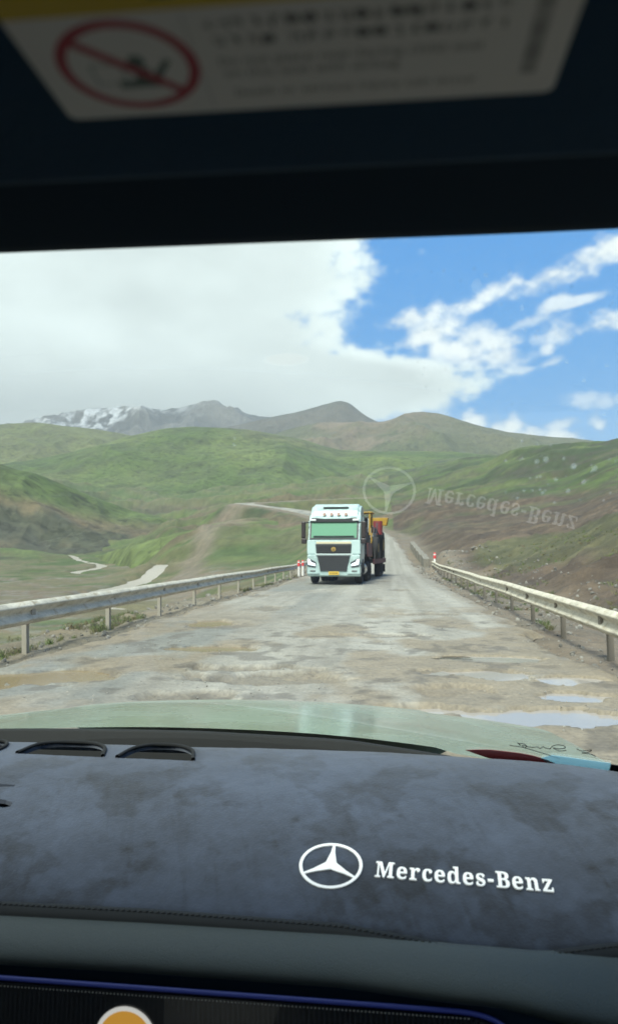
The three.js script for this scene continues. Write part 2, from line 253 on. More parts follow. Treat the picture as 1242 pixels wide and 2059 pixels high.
const soilTex = dataTex(512, (u, v) => { const a = tileFbm(u, v, 8, 6, 201), b = tileFbm(u, v, 48, 3, 207); const s = 0.80 + (a - 0.5) * 0.5 + (b - 0.5) * 0.34; return [s, s, s * 0.99]; }, false);
const soilBump = dataTex(512, (u, v) => tileFbm(u, v, 16, 5, 211), false);
const hillTex = dataTex(1024, (u, v) => { const a = tileFbm(u, v, 6, 6, 401), b = tileFbm(u, v, 40, 4, 407), d = sst(0.55, 0.68, tileFbm(u, v, 26, 4, 411)); const s = 0.80 + (a - 0.5) * 0.5 + (b - 0.5) * 0.7 - d * 0.28; return [s, s, s]; }, false);
const groundMat = new THREE.MeshStandardMaterial({ vertexColors: true, roughness: 0.96, map: soilTex, bumpMap: soilBump, bumpScale: 0.06 });
{
  const AZ = []; // bearings of the sheet's radial lines: close together where the road leads
  for (let a = -34; a <= 22; a += 0.1) AZ.push(a); for (let a = 22.5; a <= 60; a += 1.2) AZ.push(a); for (let a = 62; a < 324; a += 3.5) AZ.push(a); AZ.push(326);
  const RR = []; for (let r = 2.5; r < 1500; r *= r < 60 ? 1.0145 : 1.0165) RR.push(r); RR.push(1600, 2500, 6000);
  const nu = AZ.length - 1, nv = RR.length - 1;
  const g = grid(nu, nv, (u, v, i, j) => {
    const a = AZ[i] * PI / 180, r = RR[j], x = sin(a) * r, z = -cos(a) * r; const h = r > 1500 ? -20 - (r - 1500) * 0.02 : groundH(x, z);
    return { p: [x, h, z], c: groundC(x, z, h), uv: [x / 3.1, z / 3.1] };
  });
  const centre = new THREE.CircleGeometry(2.55, 40).rotateX(-PI / 2).translate(0, -0.17, 0);
  centre.setAttribute('color', new THREE.Float32BufferAttribute(new Array(centre.attributes.position.count * 3).fill(0.2), 3));
  setting(mesh('ground', mergeGeometries([g, centre]), groundMat));
}
/* hills and mountains behind: each rises from behind the sheet to a crest and falls away */
function hill(name, ridge, base, d0f, d1f, dBack, aRange, step, colour, rough, rf, spur, k) {
  const AZ = []; for (let a = aRange[0]; a <= aRange[1]; a += step) AZ.push(a);
  const V = 110;
  const g = grid(AZ.length - 1, V, (u, v, i) => {
    const b = AZ[i], top = interp(ridge, b), d0 = typeof d0f === 'number' ? d0f : lin(d0f, b), d1 = max(d1f, d0 + 40); let d, t;
    if (v < 0.8) { t = v / 0.8; d = lerp(d0, d1, t); } else { t = 1 - (v - 0.8) / 0.2; d = lerp(d1, dBack, 1 - t); }
    const x = b * d / sqrt(1 + b * b), z = -d / sqrt(1 + b * b);
    const yTop = EYE + (1114 - top) / 1555 * d1, yB = typeof base === 'number' ? EYE + (1114 - base) / 1555 * d0 : base[0];
    const tail = (aRange[0] < -0.9 ? sst(aRange[0], -0.62, b) : 1) * (aRange[1] > 0.45 ? sst(aRange[1], 0.34, b) : 1); let prof = tail * (v < 0.8 ? lerp(t, t * t * (3 - 2 * t), 0.45) : t * t * 0.9 + 0.1 * t);
    const nr = ridged(x * rf, z * rf * 0.8, 6, k), nf = fbm2(x * rf * 2.6, z * rf * 2.6, 5, k + 20);
    const am = rough * (v < 0.8 ? sin(PI * clamp(t * 0.93)) + 0.08 : 0.25 * t);
    const h = lerp(yB, yTop, prof) + am * ((nr - 0.5) * spur + (nf - 0.5) * 0.5) + (v < 0.85 && v > 0.74 ? 0 : 0);
    return { p: [x, h, z], c: colour(x, h, z, t, nr, nf, b), uv: [x / 110 + h / 190, z / 110 - h / 230] };
  });
  return setting(mesh(name, g, new THREE.MeshStandardMaterial({ vertexColors: true, roughness: 0.97, map: hillTex, bumpMap: hillTex, bumpScale: rough * 0.03 })));
}
const px = (list) => list.map(([x, y]) => [(x - 780) / 1555 * 1.0 / (1 - (x - 780) / 1555 * 0.10), y]);
const grassHillC = (x, h, z, t, nr, nf, b) => {
  const n = fbm2(x * 0.012, z * 0.012, 5, 301), m = fbm2(x * 0.05, z * 0.05, 4, 307);
  let c = mix3(GREEN, GREEN2, sst(0.32, 0.66, n * 0.7 + m * 0.3)); c = mix3(c, DRY, sst(0.54, 0.72, fbm2(x * 0.006 + 4, z * 0.006, 4, 311)) * 0.45);
  c = mix3(c, SCRUB, sst(0.52, 0.62, m) * 0.45); return mul(c, 0.88 + 0.3 * nf * 0.8);
};
hill('grassy_hill', px([[-900, 1000], [-400, 980], [-150, 958], [0, 940], [60, 928], [150, 905], [220, 884], [300, 868], [370, 861], [450, 862], [540, 870], [610, 882], [680, 902], [760, 907], [850, 908], [950, 916], [1050, 930], [1200, 940], [1500, 950]]), 1090, 540, 1050, 1500, [-1.05, 0.5], 0.0021, grassHillC, 24, 0.0050, 1.0, 401);
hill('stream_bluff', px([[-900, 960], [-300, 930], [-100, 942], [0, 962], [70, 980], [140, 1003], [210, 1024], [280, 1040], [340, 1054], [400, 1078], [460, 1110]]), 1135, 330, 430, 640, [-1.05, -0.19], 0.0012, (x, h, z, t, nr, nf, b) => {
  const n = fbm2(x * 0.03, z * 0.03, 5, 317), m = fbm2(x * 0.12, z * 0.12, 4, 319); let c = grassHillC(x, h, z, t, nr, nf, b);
  c = mix3(c, mix3([0.055, 0.052, 0.042], mix3(DIRT2, DIRT, m), sst(0.4, 0.6, n)), sst(0.86, 0.6, t + (n - 0.5) * 0.5) * 0.8 * sst(0.02, 0.2, t)); return mul(c, 0.75 + 0.5 * m);  // bare soil below the crest, darkened: the shade of the face is in the colour
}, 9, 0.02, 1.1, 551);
hill('grassy_spur', px([[120, 1130], [165, 1116], [220, 1099], [300, 1080], [370, 1064], [430, 1050], [490, 1043], [550, 1046], [600, 1060], [660, 1100]]), [-5.5], [[-0.44, 350], [-0.41, 300], [-0.395, 262], [-0.37, 218], [-0.34, 184], [-0.30, 168], [-0.285, 140], [-0.25, 110], [-0.2, 95]], 205, 420, [-0.43, -0.075], 0.0008, (x, h, z, t, nr, nf, b) => {
  const n = fbm2(x * 0.05, z * 0.05, 5, 323), m = fbm2(x * 0.3, z * 0.3, 4, 327); let c = mix3(mix3(GREEN, GREEN2, 0.6), GREEN2, m);
  const scar = sst(-0.27, -0.245, b + (n - 0.5) * 0.05) * sst(-0.155, -0.19, b + (n - 0.5) * 0.06); c = mix3(c, mix3(DIRT2, DIRT, m), scar * sst(0.95, 0.7, t) * 0.85); c = mix3(c, mix3(DIRT, GRAVEL, 0.4), scar * sst(0.48, 0.58, n) * 0.8);
  c = mix3(c, mix3(DIRT2, SCRUB, m), sst(0.34, 0.1, t + (n - 0.5) * 0.4) * 0.8); c = mix3(c, DIRT, sst(0.52, 0.62, n) * sst(-0.24, -0.15, b) * 0.7); return mul(c, 0.72 + 0.55 * m);
}, 3.2, 0.04, 1.2, 571);
hill('meadow_hill', px([[-900, 930], [-400, 905], [-200, 880], [-60, 868], [0, 866], [90, 868], [170, 872], [260, 884], [380, 905], [520, 930]]), 1040, 1080, 1500, 1900, [-1.05, -0.13], 0.0024, (x, h, z, t, nr, nf, b) => mix3(grassHillC(x, h, z, t, nr, nf, b), DRY, 0.35), 26, 0.006, 1.0, 431);
hill('tan_hill', px([[420, 905], [480, 880], [550, 866], [600, 852], [650, 846], [700, 846], [740, 850], [775, 846], [800, 838], [835, 831], [880, 835], [930, 848], [980, 862], [1030, 876], [1090, 887], [1160, 898], [1300, 920], [1600, 940]]), 1010, 1330, 1900, 2500, [-0.25, 0.6], 0.0018, (x, h, z, t, nr, nf, b) => {
  const n = fbm2(x * 0.005, z * 0.005, 5, 331), tan = sst(0.10, -0.01, b) * sst(-0.15, -0.08, b);
  let c = mix3([0.085, 0.096, 0.044], [0.150, 0.122, 0.078], sst(0.36, 0.6, n) * (0.25 + 0.75 * tan)); c = mix3(c, [0.185, 0.142, 0.10], tan * sst(0.45, 0.62, fbm2(x * 0.009 + 3, z * 0.009, 4, 337)) * 0.8);
  return mul(c, 0.85 + 0.3 * nf);
}, 50, 0.0042, 1.2, 461);
hill('dark_peak', px([[300, 900], [450, 860], [540, 838], [580, 832], [620, 822], [655, 812], [675, 809], [700, 810], [722, 826], [752, 848], [800, 862], [900, 880], [1100, 900]]), 990, 2050, 2500, 3000, [-0.34, 0.25], 0.0019, (x, h, z, t, nr, nf) => mul(mix3([0.055, 0.060, 0.046], [0.09, 0.083, 0.066], sst(0.4, 0.62, fbm2(x * 0.006, z * 0.006, 5, 351))), 0.8 + 0.4 * nf), 46, 0.0045, 1.2, 491);
hill('rocky_mountain', px([[-900, 900], [-500, 880], [-250, 872], [-120, 880], [-60, 876], [0, 864], [40, 848], [90, 838], [150, 830], [215, 826], [270, 824], [330, 819], [365, 812], [400, 807], [425, 813], [440, 818], [455, 817], [468, 814], [480, 822], [510, 829], [560, 835], [620, 845], [700, 860], [800, 880]]), 980, 2500, 3200, 3900, [-1.05, 0.1], 0.0016, (x, h, z, t, nr, nf, b) => {
  const n = fbm2(x * 0.006, z * 0.0035, 6, 361); let c = mix3([0.055, 0.058, 0.058], [0.135, 0.132, 0.122], sst(0.35, 0.62, n * 0.5 + nr * 0.5));
  c = mix3(c, [0.075, 0.082, 0.05], sst(0.62, 0.3, t) * 0.7);
  const snow = sst(-0.24, -0.40, b) * 0.85 + 0.14, line = sst(0.50, 0.80, t + (n - 0.5) * 0.5 - (1 - snow) * 0.5);
  c = mix3(c, [0.50, 0.52, 0.54], line * sst(0.40, 0.56, nf * 0.25 + fbm2(x * 0.045, z * 0.03, 4, 367) * 0.75) * 0.85); return mul(c, 0.85 + 0.3 * nf);
}, 85, 0.0036, 1.5, 521);

/* ------------------------------------------------ road surface, with its broken patches and puddles */
const roadTex = dataTex(1024, (u, v) => { const a = tileFbm(u, v, 6, 6, 221), b = tileFbm(u, v, 96, 3, 227), cr = abs(tileFbm(u, v, 10, 4, 231) - 0.5); const peb = tileFbm(u, v, 30, 3, 235), s = 0.82 + (a - 0.5) * 0.22 + (b - 0.5) * 0.5 + (sst(0.52, 0.66, peb) - 0.35) * 0.07 - sst(0.62, 0.74, tileFbm(u, v, 14, 4, 237)) * 0.10 - (cr < 0.008 ? 0.10 : 0); return [s, s * 0.995, s * 0.98]; }, false);
const roadBump = dataTex(512, (u, v) => tileFbm(u, v, 40, 4, 241) * 0.7 + tileFbm(u, v, 10, 3, 247) * 0.3, false);
const roadRough = dataTex(512, (u, v) => { const s = 0.80 + (tileFbm(u, v, 6, 5, 251) - 0.5) * 0.6; return [s, s, s]; }, false);
{
  const rows = []; const L = roadCurve.getLength();
  for (let i = 0; i <= ROADN; i++) rows.push(roadS[i]);
  const fineZ = []; let zz = 12; while (zz > -66) { fineZ.push(zz); zz -= zz > -3 ? 0.35 : 0.045 + max(0, -zz - 12) * 0.006; }
  const line = fineZ.map((z) => { let i = 0; while (rows[i + 1].z > z) i++; const t = (z - rows[i].z) / (rows[i + 1].z - rows[i].z); return [lerp(rows[i].x, rows[i + 1].x, t), lerp(rows[i].y, rows[i + 1].y, t), z, 1, 0]; });
  let s0 = rows.findIndex((p) => p.z < fineZ[fineZ.length - 1] - 0.3);
  for (let i = s0; i < ROADN; i++) { const a = rows[i - 1], b = rows[i + 1], l = hypot(b.x - a.x, b.z - a.z); line.push([rows[i].x, rows[i].y, rows[i].z, -(b.z - a.z) / l, (b.x - a.x) / l]); }
  const NU = 150;
  const g = grid(NU, line.length - 1, (u, v, i, j) => {
    const [cx, cy, cz, nx, nz] = line[j], hw = roadW(cz), s = u * 2 - 1;
    const ragged = (fbm2(cz * 0.8, s > 0 ? 3 : 9, 4, 81) - 0.5) * 0.9 * sst(0.82, 1, abs(s));
    const x = cx + nx * (s * hw + ragged * Math.sign(s)), z = cz + nz * s * hw;
    const D = hypot(x, z), nearD = 1 - sst(40, 64, D), ho = nearD > 0 ? holeAt(x, z) : 0;
    const fine = (fbm2(x * 6, z * 6, 3, 83) - 0.5) * 0.012, broad = (fbm2(x * 0.5, z * 0.3, 3, 87) - 0.5) * 0.05 * sst(0.9, 0.5, abs(s));
    const edge = sst(0.93, 1, abs(s)) * 0.13;
    const rubble = ho > 0.004 ? (fbm2(x * 8, z * 8, 3, 89) - 0.5) * 0.04 + (fbm2(x * 24, z * 24, 3, 90) - 0.5) * 0.045 : 0;
    const y = cy + (fine + broad) * nearD - ho + rubble - edge;
    const n1 = fbm2(x * 0.35, z * 0.05, 5, 91), n2 = fbm2(x * 1.9, z * 0.35, 4, 93), tr = fbm2(x * 2.6, z * 0.05, 4, 95);
    let c = mix3([0.285, 0.265, 0.220], [0.40, 0.378, 0.325], sst(0.3, 0.7, n1 * 0.4 + tr * 0.6));
    c = mix3(c, [0.19, 0.20, 0.185], sst(0.50, 0.62, fbm2(x * 0.5 + 40, z * 0.16, 4, 97)) * sst(-0.6, -3, x) * 0.6);            // damp, dark lane side
    c = mix3(c, [0.15, 0.135, 0.11], sst(0.60, 0.70, n2) * 0.3);
    c = mix3(c, [0.20, 0.17, 0.125], sst(0.01, 0.045, ho) * 0.75);
    c = mix3(c, [0.24, 0.20, 0.15], sst(0.8, 1, abs(s) + (n2 - 0.5) * 0.3) * 0.8);
    c = mix3(c, [0.27, 0.222, 0.155], sst(0.44, 0.58, fbm2(x * 0.9 + 13, z * 0.5, 5, 101)) * 0.85 * sst(-21, -12, z + n1 * 5)); c = mix3(c, [0.11, 0.095, 0.075], sst(0.60, 0.68, fbm2(x * 3.1, z * 2.2, 4, 103)) * 0.55 * sst(-19, -11, z + n1 * 5));
    const v2 = 0.88 + 0.24 * n2; return { p: [x, y, z], c: mul(c, v2), uv: [x / 2.3, z / 2.3] };
  });
  setting(mesh('road', g, new THREE.MeshStandardMaterial({ vertexColors: true, roughness: 0.9, roughnessMap: roadRough, map: roadTex, bumpMap: roadBump, bumpScale: 0.009 })));
}
function pool(name, cx, cz, rx, rz, y, m, k) {
  const s = new THREE.Shape(); const N = 48;
  for (let i = 0; i < N; i++) { const a = i / N * 2 * PI, r = 1.0 + (fbm2(cos(a) * 1.4 + k, sin(a) * 1.4, 3, 99) - 0.5) * 0.9; const X = cos(a) * rx * r * 1.5, Y = sin(a) * rz * r * 1.5; i ? s.lineTo(X, Y) : s.moveTo(X, Y); }
  return setting(mesh(name, new THREE.ShapeGeometry(s).rotateX(-PI / 2).translate(cx, y, cz), m));
}
const clearPool = phy(0.36, 0.33, 0.30, 0.05, { ior: 1.6 }), mudPool = phy(0.22, 0.155, 0.07, 0.2), milky = phy(0.34, 0.30, 0.245, 0.3);
pool('puddle', 1.25, -6.90, 0.85, 0.38, -0.034, clearPool, 1); pool('puddle', 1.75, -8.02, 0.40, 0.24, -0.03, clearPool, 2); pool('puddle', 1.95, -9.0, 0.34, 0.4, -0.026, clearPool, 3);
pool('puddle', 1.3, -10.7, 0.75, 0.26, -0.02, clearPool, 4); pool('puddle', 1.0, -9.3, 0.5, 0.28, -0.024, clearPool, 5);
pool('muddy_puddle', -2.75, -11.5, 0.62, 0.32, -0.036, mudPool, 6); pool('muddy_puddle', -3.9, -8.5, 0.7, 0.5, -0.028, mudPool, 7); pool('muddy_puddle', -3.6, -15.6, 0.42, 0.7, -0.03, mudPool, 8); pool('muddy_puddle', 0.75, -10.8, 0.3, 0.22, -0.02, mudPool, 9);

/* the milky stream winding through the valley */
for (const S of streams) setting(mesh('stream', grid(6, S.length - 1, (u, v, i, j) => { const p = S[j], w = (u * 2 - 1) * (p[3] + 1.2), x = p[0] - p[5] * w, z = p[1] + p[4] * w; return { p: [x, p[2] - 0.22, z], uv: [x, z] }; }), milky));

/* ------------------------------------------------ guardrails, posts and parapet */
const galv = new THREE.MeshStandardMaterial({ color: col(0.68, 0.645, 0.55), roughness: 0.75, metalness: 0.0, map: dataTex(256, (u, v) => { const q = tileFbm(u, v, 5, 5, 261), s = 0.80 + (q - 0.5) * 0.6 + (tileFbm(u, v, 40, 2, 265) - 0.5) * 0.3, r = sst(0.64, 0.76, tileFbm(u, v, 9, 4, 267)) * 0.5; return [s * (1 - 0.35 * r), s * (0.985 - 0.45 * r), s * (0.95 - 0.6 * r)]; }, false) });
const beamShape = [[0, 0.155], [-0.015, 0.150], [-0.075, 0.105], [-0.078, 0.075], [-0.012, 0.022], [-0.008, 0], [-0.012, -0.022], [-0.078, -0.075], [-0.075, -0.105], [-0.015, -0.150], [0, -0.155]];
function guardrail(label, side, line, from, to, step) { // line(z) -> [x, ground]; side: +1 when the beam faces +x
  const o = group('guardrail', label, 'guardrail', 'guardrails along the road');
  const n = Math.round((from - to) / step);
  for (let i = 0; i < n; i++) { // each beam section between two posts
    const z0 = from - i * step + 0.08, z1 = from - (i + 1) * step - 0.08, [xa, ya] = line(z0), [xb, yb] = line(z1), ja = (noise2(i, 3, side + 5) - 0.5) * 0.05, jb = (noise2(i + 1, 3, side + 5) - 0.5) * 0.05, sag = i % 2 * 0.004;
    const g = grid(beamShape.length - 1, 4, (u, v, k) => { const [dx, dy] = beamShape[k], t = v; return { p: [lerp(xa + ja, xb + jb, t) - side * dx + side * sag, lerp(ya, yb, t) + 0.50 + dy * 1.14 + (noise2(i + t, 9, 7) - 0.5) * 0.03, lerp(z0, z1, t)], uv: [k * 0.1 + i * 0.37, v * 3] }; });
    mesh('beam', g, galv, o);
  }
  const pg = merge([box(0.075, 1.1, 0.10), box(0.16, 0.2, 0.12, side * 0.06, 0.42, 0)]), bolt = new THREE.SphereGeometry(0.018, 8, 6);
  for (let i = 0; i <= n; i++) { const z = from - i * step, [x, y] = line(z); const p = mesh('post', pg, side < 0 ? std(0.17, 0.15, 0.12, 0.9) : std(0.30, 0.275, 0.225, 0.85), o); p.position.set(x - side * 0.11, y + 0.05, z); p.rotation.set((noise2(i, 1, 3) - 0.5) * 0.05, 0, (noise2(i, 2, 3) - 0.5) * 0.05); const b = mesh('bolt', bolt, galv, p); b.position.set(side * 0.125, 0.45, 0); }
  return o;
}
guardrail('weathered galvanised guardrail on the valley side, left of the road', 1, (z) => [lin([[-70, -6.35], [-11.5, -5.45], [12, -5.3]], z), lin([[-70, 0.35], [-50, 0.05], [0, 0]], z)], 7.0, -65.15, 3.7);
guardrail('weathered galvanised guardrail below the brown cut bank, right of the road', -1, (z) => [lin([[-64, 3.45], [-11, 3.0], [12, 2.9]], z), lin([[-70, 0.3], [-50, 0.03], [0, -0.05]], z)], 7.2, -61.0, 3.1);
{
  const red = std(0.62, 0.06, 0.06, 0.6), white = std(0.72, 0.71, 0.68, 0.6);
  const post = (x, z, y, label) => { const o = group('marker_post', label, 'marker post', 'red and white marker posts'); mesh('shaft', new THREE.CylinderGeometry(0.09, 0.10, 0.84, 14).translate(0, 0.42, 0), white, o); mesh('red_band', new THREE.CylinderGeometry(0.11, 0.11, 0.26, 14).translate(0, 0.95, 0), red, o); mesh('white_band', new THREE.CylinderGeometry(0.098, 0.098, 0.12, 14).translate(0, 1.12, 0), white, o); mesh('red_cap', new THREE.SphereGeometry(0.10, 14, 7, 0, 2 * PI, 0, PI / 2).translate(0, 1.18, 0), red, o); o.position.set(x, y - 0.05, z); o.scale.setScalar(x < 0 ? 0.82 : 1); };
  post(-5.72, -49.5, 0.0, 'red and white marker post by the left guardrail, farther from the truck'); post(-5.66, -51.3, 0.0, 'red and white marker post by the left guardrail, beside the truck cab'); post(3.62, -61.6, 0.28, 'red topped white marker post at the end of the right guardrail');
  const conc = std(0.25, 0.23, 0.19, 0.95, { map: rep(soilTex, 1, 1), bumpMap: soilBump, bumpScale: 0.02 });
  const o = group('concrete_parapet', 'low stained concrete parapet beyond the right guardrail end', 'parapet');
  for (let i = 0; i < 5; i++) { const za = -63.2 - i * 5.2, [, ry] = [0, lin([[-95, 2.5], [-72, 0.9], [-60, 0.2]], za - 2.5)]; const b = mesh('block', box(0.5, 1.2, 5.1, 0, 0, 0, 0.05), conc, o); b.position.set(3.05 - i * 0.08, ry + 0.1, za - 2.5); b.rotation.x = 0.08; }
}
/* loose stones and tufts */
{
  const stoneG = new THREE.IcosahedronGeometry(1, 1); const sp = stoneG.attributes.position; for (let i = 0; i < sp.count; i++) { const s = 0.75 + 0.5 * noise3(sp.getX(i) * 1.7 + 5, sp.getY(i) * 1.7, sp.getZ(i) * 1.7); sp.setXYZ(i, sp.getX(i) * s, sp.getY(i) * s * 0.7, sp.getZ(i) * s); } stoneG.computeVertexNormals();
  const N = 9000, im = new THREE.InstancedMesh(stoneG, std(1, 1, 1, 0.95), N), M = new THREE.Matrix4(), q = new THREE.Quaternion(), e = new THREE.Euler();
  for (let i = 0; i < N; i++) {
    const side = rnd() < 0.5 ? -1 : 1, z = -4.5 - 60 * rnd() ** 2.0; let x = side < 0 ? -4.5 - rnd() ** 1.6 * 4.5 : 2.45 + rnd() ** 1.5 * 5; if (rnd() < 0.45) x = rr(-4.6, 2.6);
    const on = x > -4.4 && x < 2.3, r = (on ? 0.004 + 0.009 * rnd() ** 3 : 0.012 + 0.055 * rnd() ** 4) * (on ? 1 : 1 + max(0, -z - 15) * 0.02), y = on ? -holeAt(x, z) + r * 0.25 : groundH(x, z) + r * 0.2;
    M.compose(new THREE.Vector3(x, y, z), q.setFromEuler(e.set(rnd() * 6, rnd() * 6, rnd() * 6)), new THREE.Vector3(r, r * rr(0.6, 1), r * rr(0.7, 1.3))); im.setMatrixAt(i, M); const t = on ? rr(0.2, 0.34) : rr(0.10, 0.27); im.setColorAt(i, col(t, t * 0.95, t * 0.84));
  }
  im.name = 'loose_stones'; tag(im, 'loose grey stones strewn along the road verges', 'stones'); im.userData.kind = 'stuff'; im.castShadow = im.receiveShadow = true; scene.add(im);
  const blades = []; for (let i = 0; i < 16; i++) { const a = rnd() * 6.28, l = rr(0.5, 1), b = rr(0.15, 0.55), w = 0.035; const g = new THREE.BufferGeometry(); const dx = cos(a), dz = sin(a), ox = rr(-.25, .25), oz = rr(-.25, .25); g.setAttribute('position', new THREE.Float32BufferAttribute([ox - dz * w, 0, oz + dx * w, ox + dz * w, 0, oz - dx * w, ox + dx * b * 0.4, l * 0.6, oz + dz * b * 0.4, ox + dx * b, l, oz + dz * b], 3)); g.setIndex([0, 1, 2, 2, 1, 3]); g.computeVertexNormals(); blades.push(g); }
  const tuftG = mergeGeometries(blades), T = 6000, it = new THREE.InstancedMesh(tuftG, std(1, 1, 1, 0.9), T);
  for (let i = 0; i < T; i++) {
    const side = rnd() < 0.75 ? -1 : 1; let z, x, ok = 0; do { z = -4 - 50 * rnd() ** 1.5; x = side < 0 ? -5.6 - rnd() ** 1.3 * (6 + -z * 0.25) : 3.2 + rnd() ** 1.6 * (4 - z * 0.1); } while (fbm2(x * 0.45, z * 0.3, 4, 111) < 0.5 && ok++ < 12);
    const s = rr(0.05, 0.16) * (1 - z * 0.006), y = groundH(x, z) - 0.01;
    M.compose(new THREE.Vector3(x, y, z), q.setFromEuler(e.set(0, rnd() * 6, 0)), new THREE.Vector3(s * 1.3, s, s * 1.3)); it.setMatrixAt(i, M); const t = rnd(); const c = mix3(GREEN2, DRY, t); it.setColorAt(i, col(c[0] * rr(0.8, 1.2), c[1] * rr(0.8, 1.2), c[2]));
  }
  it.name = 'verge_grass'; tag(it, 'sparse tufts of dry green grass along the verges and bank', 'grass'); it.userData.kind = 'stuff'; it.castShadow = it.receiveShadow = true; scene.add(it);
}
/* ------------------------------------------------ oncoming lorry, its low trailer and the machine it carries */
const TP = [-2.50, 0, -35.6], TROT = -0.060;
{
  const t = group('truck', 'pale mint truck cab with roof deflector driving toward the viewer', 'truck'); t.position.set(...TP); t.rotation.y = TROT;
  const paint = phy(0.47, 0.62, 0.61, 0.42, { clearcoat: 0.6, clearcoatRoughness: 0.15, map: rep(soilTex, 0.6, 0.6) }), black = std(0.028, 0.030, 0.033, 0.55), dark = std(0.035, 0.035, 0.036, 0.7), rubber = std(0.025, 0.024, 0.023, 0.9), chrome = std(0.6, 0.6, 0.6, 0.25, { metalness: 0.8 }), gold = std(0.55, 0.38, 0.12, 0.35, { metalness: 0.6 });
  const glass = phy(0.12, 0.28, 0.18, 0.08, { ior: 1.5 }), side = phy(0.02, 0.035, 0.03, 0.06);
  const prof = (pts, w, bev, mat, name, parent = t) => { const s = new THREE.Shape(pts.map(([z, y]) => new THREE.Vector2(z, y))); const g = new THREE.ExtrudeGeometry(s, { depth: w - 2 * bev, bevelEnabled: bev > 0, bevelThickness: bev, bevelSize: bev, bevelOffset: -bev, bevelSegments: 3, curveSegments: 8 }).translate(0, 0, -(w - 2 * bev) / 2).rotateY(-PI / 2); return mesh(name, g, mat, parent); };
  // after rotateY(-90deg) a shape's x runs along +z: the front of the lorry looks toward +z
  prof([[-2.25, 0.95], [-2.25, 3.15], [-0.62, 3.22], [-0.42, 3.0], [-0.33, 2.9], [-0.04, 2.10], [0.0, 1.9], [0.03, 1.40], [0.03, 0.95], [-0.15, 0.95]], 2.42, 0.06, paint, 'cab');
  prof([[-0.55, 0.42], [-0.5, 0.97], [0.06, 0.97], [0.09, 0.75], [0.06, 0.42], [-0.1, 0.36]], 2.46, 0.05, paint, 'bumper');
  const df = prof([[-2.2, 3.13], [-2.2, 3.74], [-1.35, 3.78], [-1.0, 3.66], [-0.74, 3.42], [-0.6, 3.18]], 2.2, 0.1, paint, 'roof_deflector');
  for (const s of [-1, 1]) { const f = prof([[-2.25, 3.1], [-2.25, 3.66], [-1.5, 3.7], [-1.1, 3.62], [-0.82, 3.36], [-0.7, 3.16]], 0.2, 0.04, paint, 'side_fin', df); f.position.x = s * 1.08; }
  mesh('roof_panel', box(1.2, 0.05, 0.3, 0, 3.60, -0.94, 0.02).translate(0, 0, 0), dark, df);
  const slope = (w, h, d, y, z, r = 0.02) => box(w, h, d, 0, 0, 0, r).rotateX(-0.348).translate(0, y, z);
  mesh('windscreen_frame', slope(2.26, 0.94, 0.05, 2.52, -0.178), black, t);
  const ws = mesh('windscreen', slope(2.12, 0.80, 0.05, 2.51, -0.168), glass, t);
  for (const s of [-1, 1]) mesh('wiper', box(0.9, 0.025, 0.03, s * 0.48, 0, 0).rotateZ(s * 0.04).translate(0, 2.19, -0.015), black, ws);
  mesh('dashboard', slope(1.9, 0.12, 0.012, 2.19, -0.03), std(0.02, 0.05, 0.04, 0.8), ws); 
  const sv = mesh('sun_visor', merge([prism([[-1.16, 2.98], [-1.0, 3.08], [-0.5, 3.03], [0.5, 3.03], [1.0, 3.08], [1.16, 2.98], [0.98, 2.89], [-0.98, 2.89]], 0.09, -0.30)]), black, t);
  for (const s of [-1, 1]) mesh('visor_lamp', box(0.30, 0.10, 0.06, s * 1.0, 2.98, -0.205, 0.03).rotateZ(0), phy(0.7, 0.72, 0.72, 0.2), sv);
  for (const x of [-0.62, -0.28, 0.06, 0.40]) { const l = mesh('marker_lamp', new THREE.CylinderGeometry(0.085, 0.085, 0.1, 14).rotateX(PI / 2).translate(x + 0.11, 3.26, -0.58), chrome, t); mesh('lens', new THREE.CylinderGeometry(0.07, 0.07, 0.03, 14).rotateX(PI / 2).translate(x + 0.11, 3.26, -0.52), std(0.5, 0.33, 0.28, 0.3), l); }
  function prism(pts, d, z) { const s = new THREE.Shape(pts.map(([x, y]) => new THREE.Vector2(x, y))); return new THREE.ExtrudeGeometry(s, { depth: d, bevelEnabled: true, bevelSize: 0.012, bevelThickness: 0.012, bevelSegments: 2 }).translate(0, 0, z); }
  // front panel: upper and lower grille
  const ug = mesh('upper_grille', prism([[-0.82, 1.84], [0.82, 1.84], [0.78, 1.42], [-0.78, 1.42]], 0.03, 0.02), black, t);
  for (let i = 0; i < 4; i++) mesh('slat', box(1.5, 0.03, 0.03, 0, 1.50 + i * 0.085, 0.072), dark, ug);
  const em = mesh('emblem', new THREE.CylinderGeometry(0.105, 0.105, 0.03, 20).rotateX(PI / 2).translate(0, 1.62, 0.085), gold, ug); mesh('emblem_crest', prism([[-0.05, 1.56], [-0.06, 1.66], [-0.02, 1.63], [0, 1.69], [0.02, 1.63], [0.06, 1.66], [0.05, 1.56]], 0.012, 0.1), std(0.3, 0.2, 0.06, 0.4, { metalness: 0.5 }), em);
  mesh('trim_strip', box(1.62, 0.10, 0.03, 0, 1.915, 0.01, 0.012), std(0.58, 0.52, 0.36, 0.45), t);
  mesh('cross_bar', box(1.72, 0.08, 0.06, 0, 1.375, 0.05, 0.02), std(0.42, 0.50, 0.49, 0.4), t);
  const lg = mesh('lower_grille', prism([[-0.74, 1.33], [0.74, 1.33], [0.60, 0.62], [-0.60, 0.62]], 0.04, 0.06), black, t);
  for (let i = 0; i < 6; i++) { const w = 1.36 - i * 0.04; mesh('slat', box(w, 0.022, 0.03, 0, 1.26 - i * 0.105, 0.115), dark, lg); }
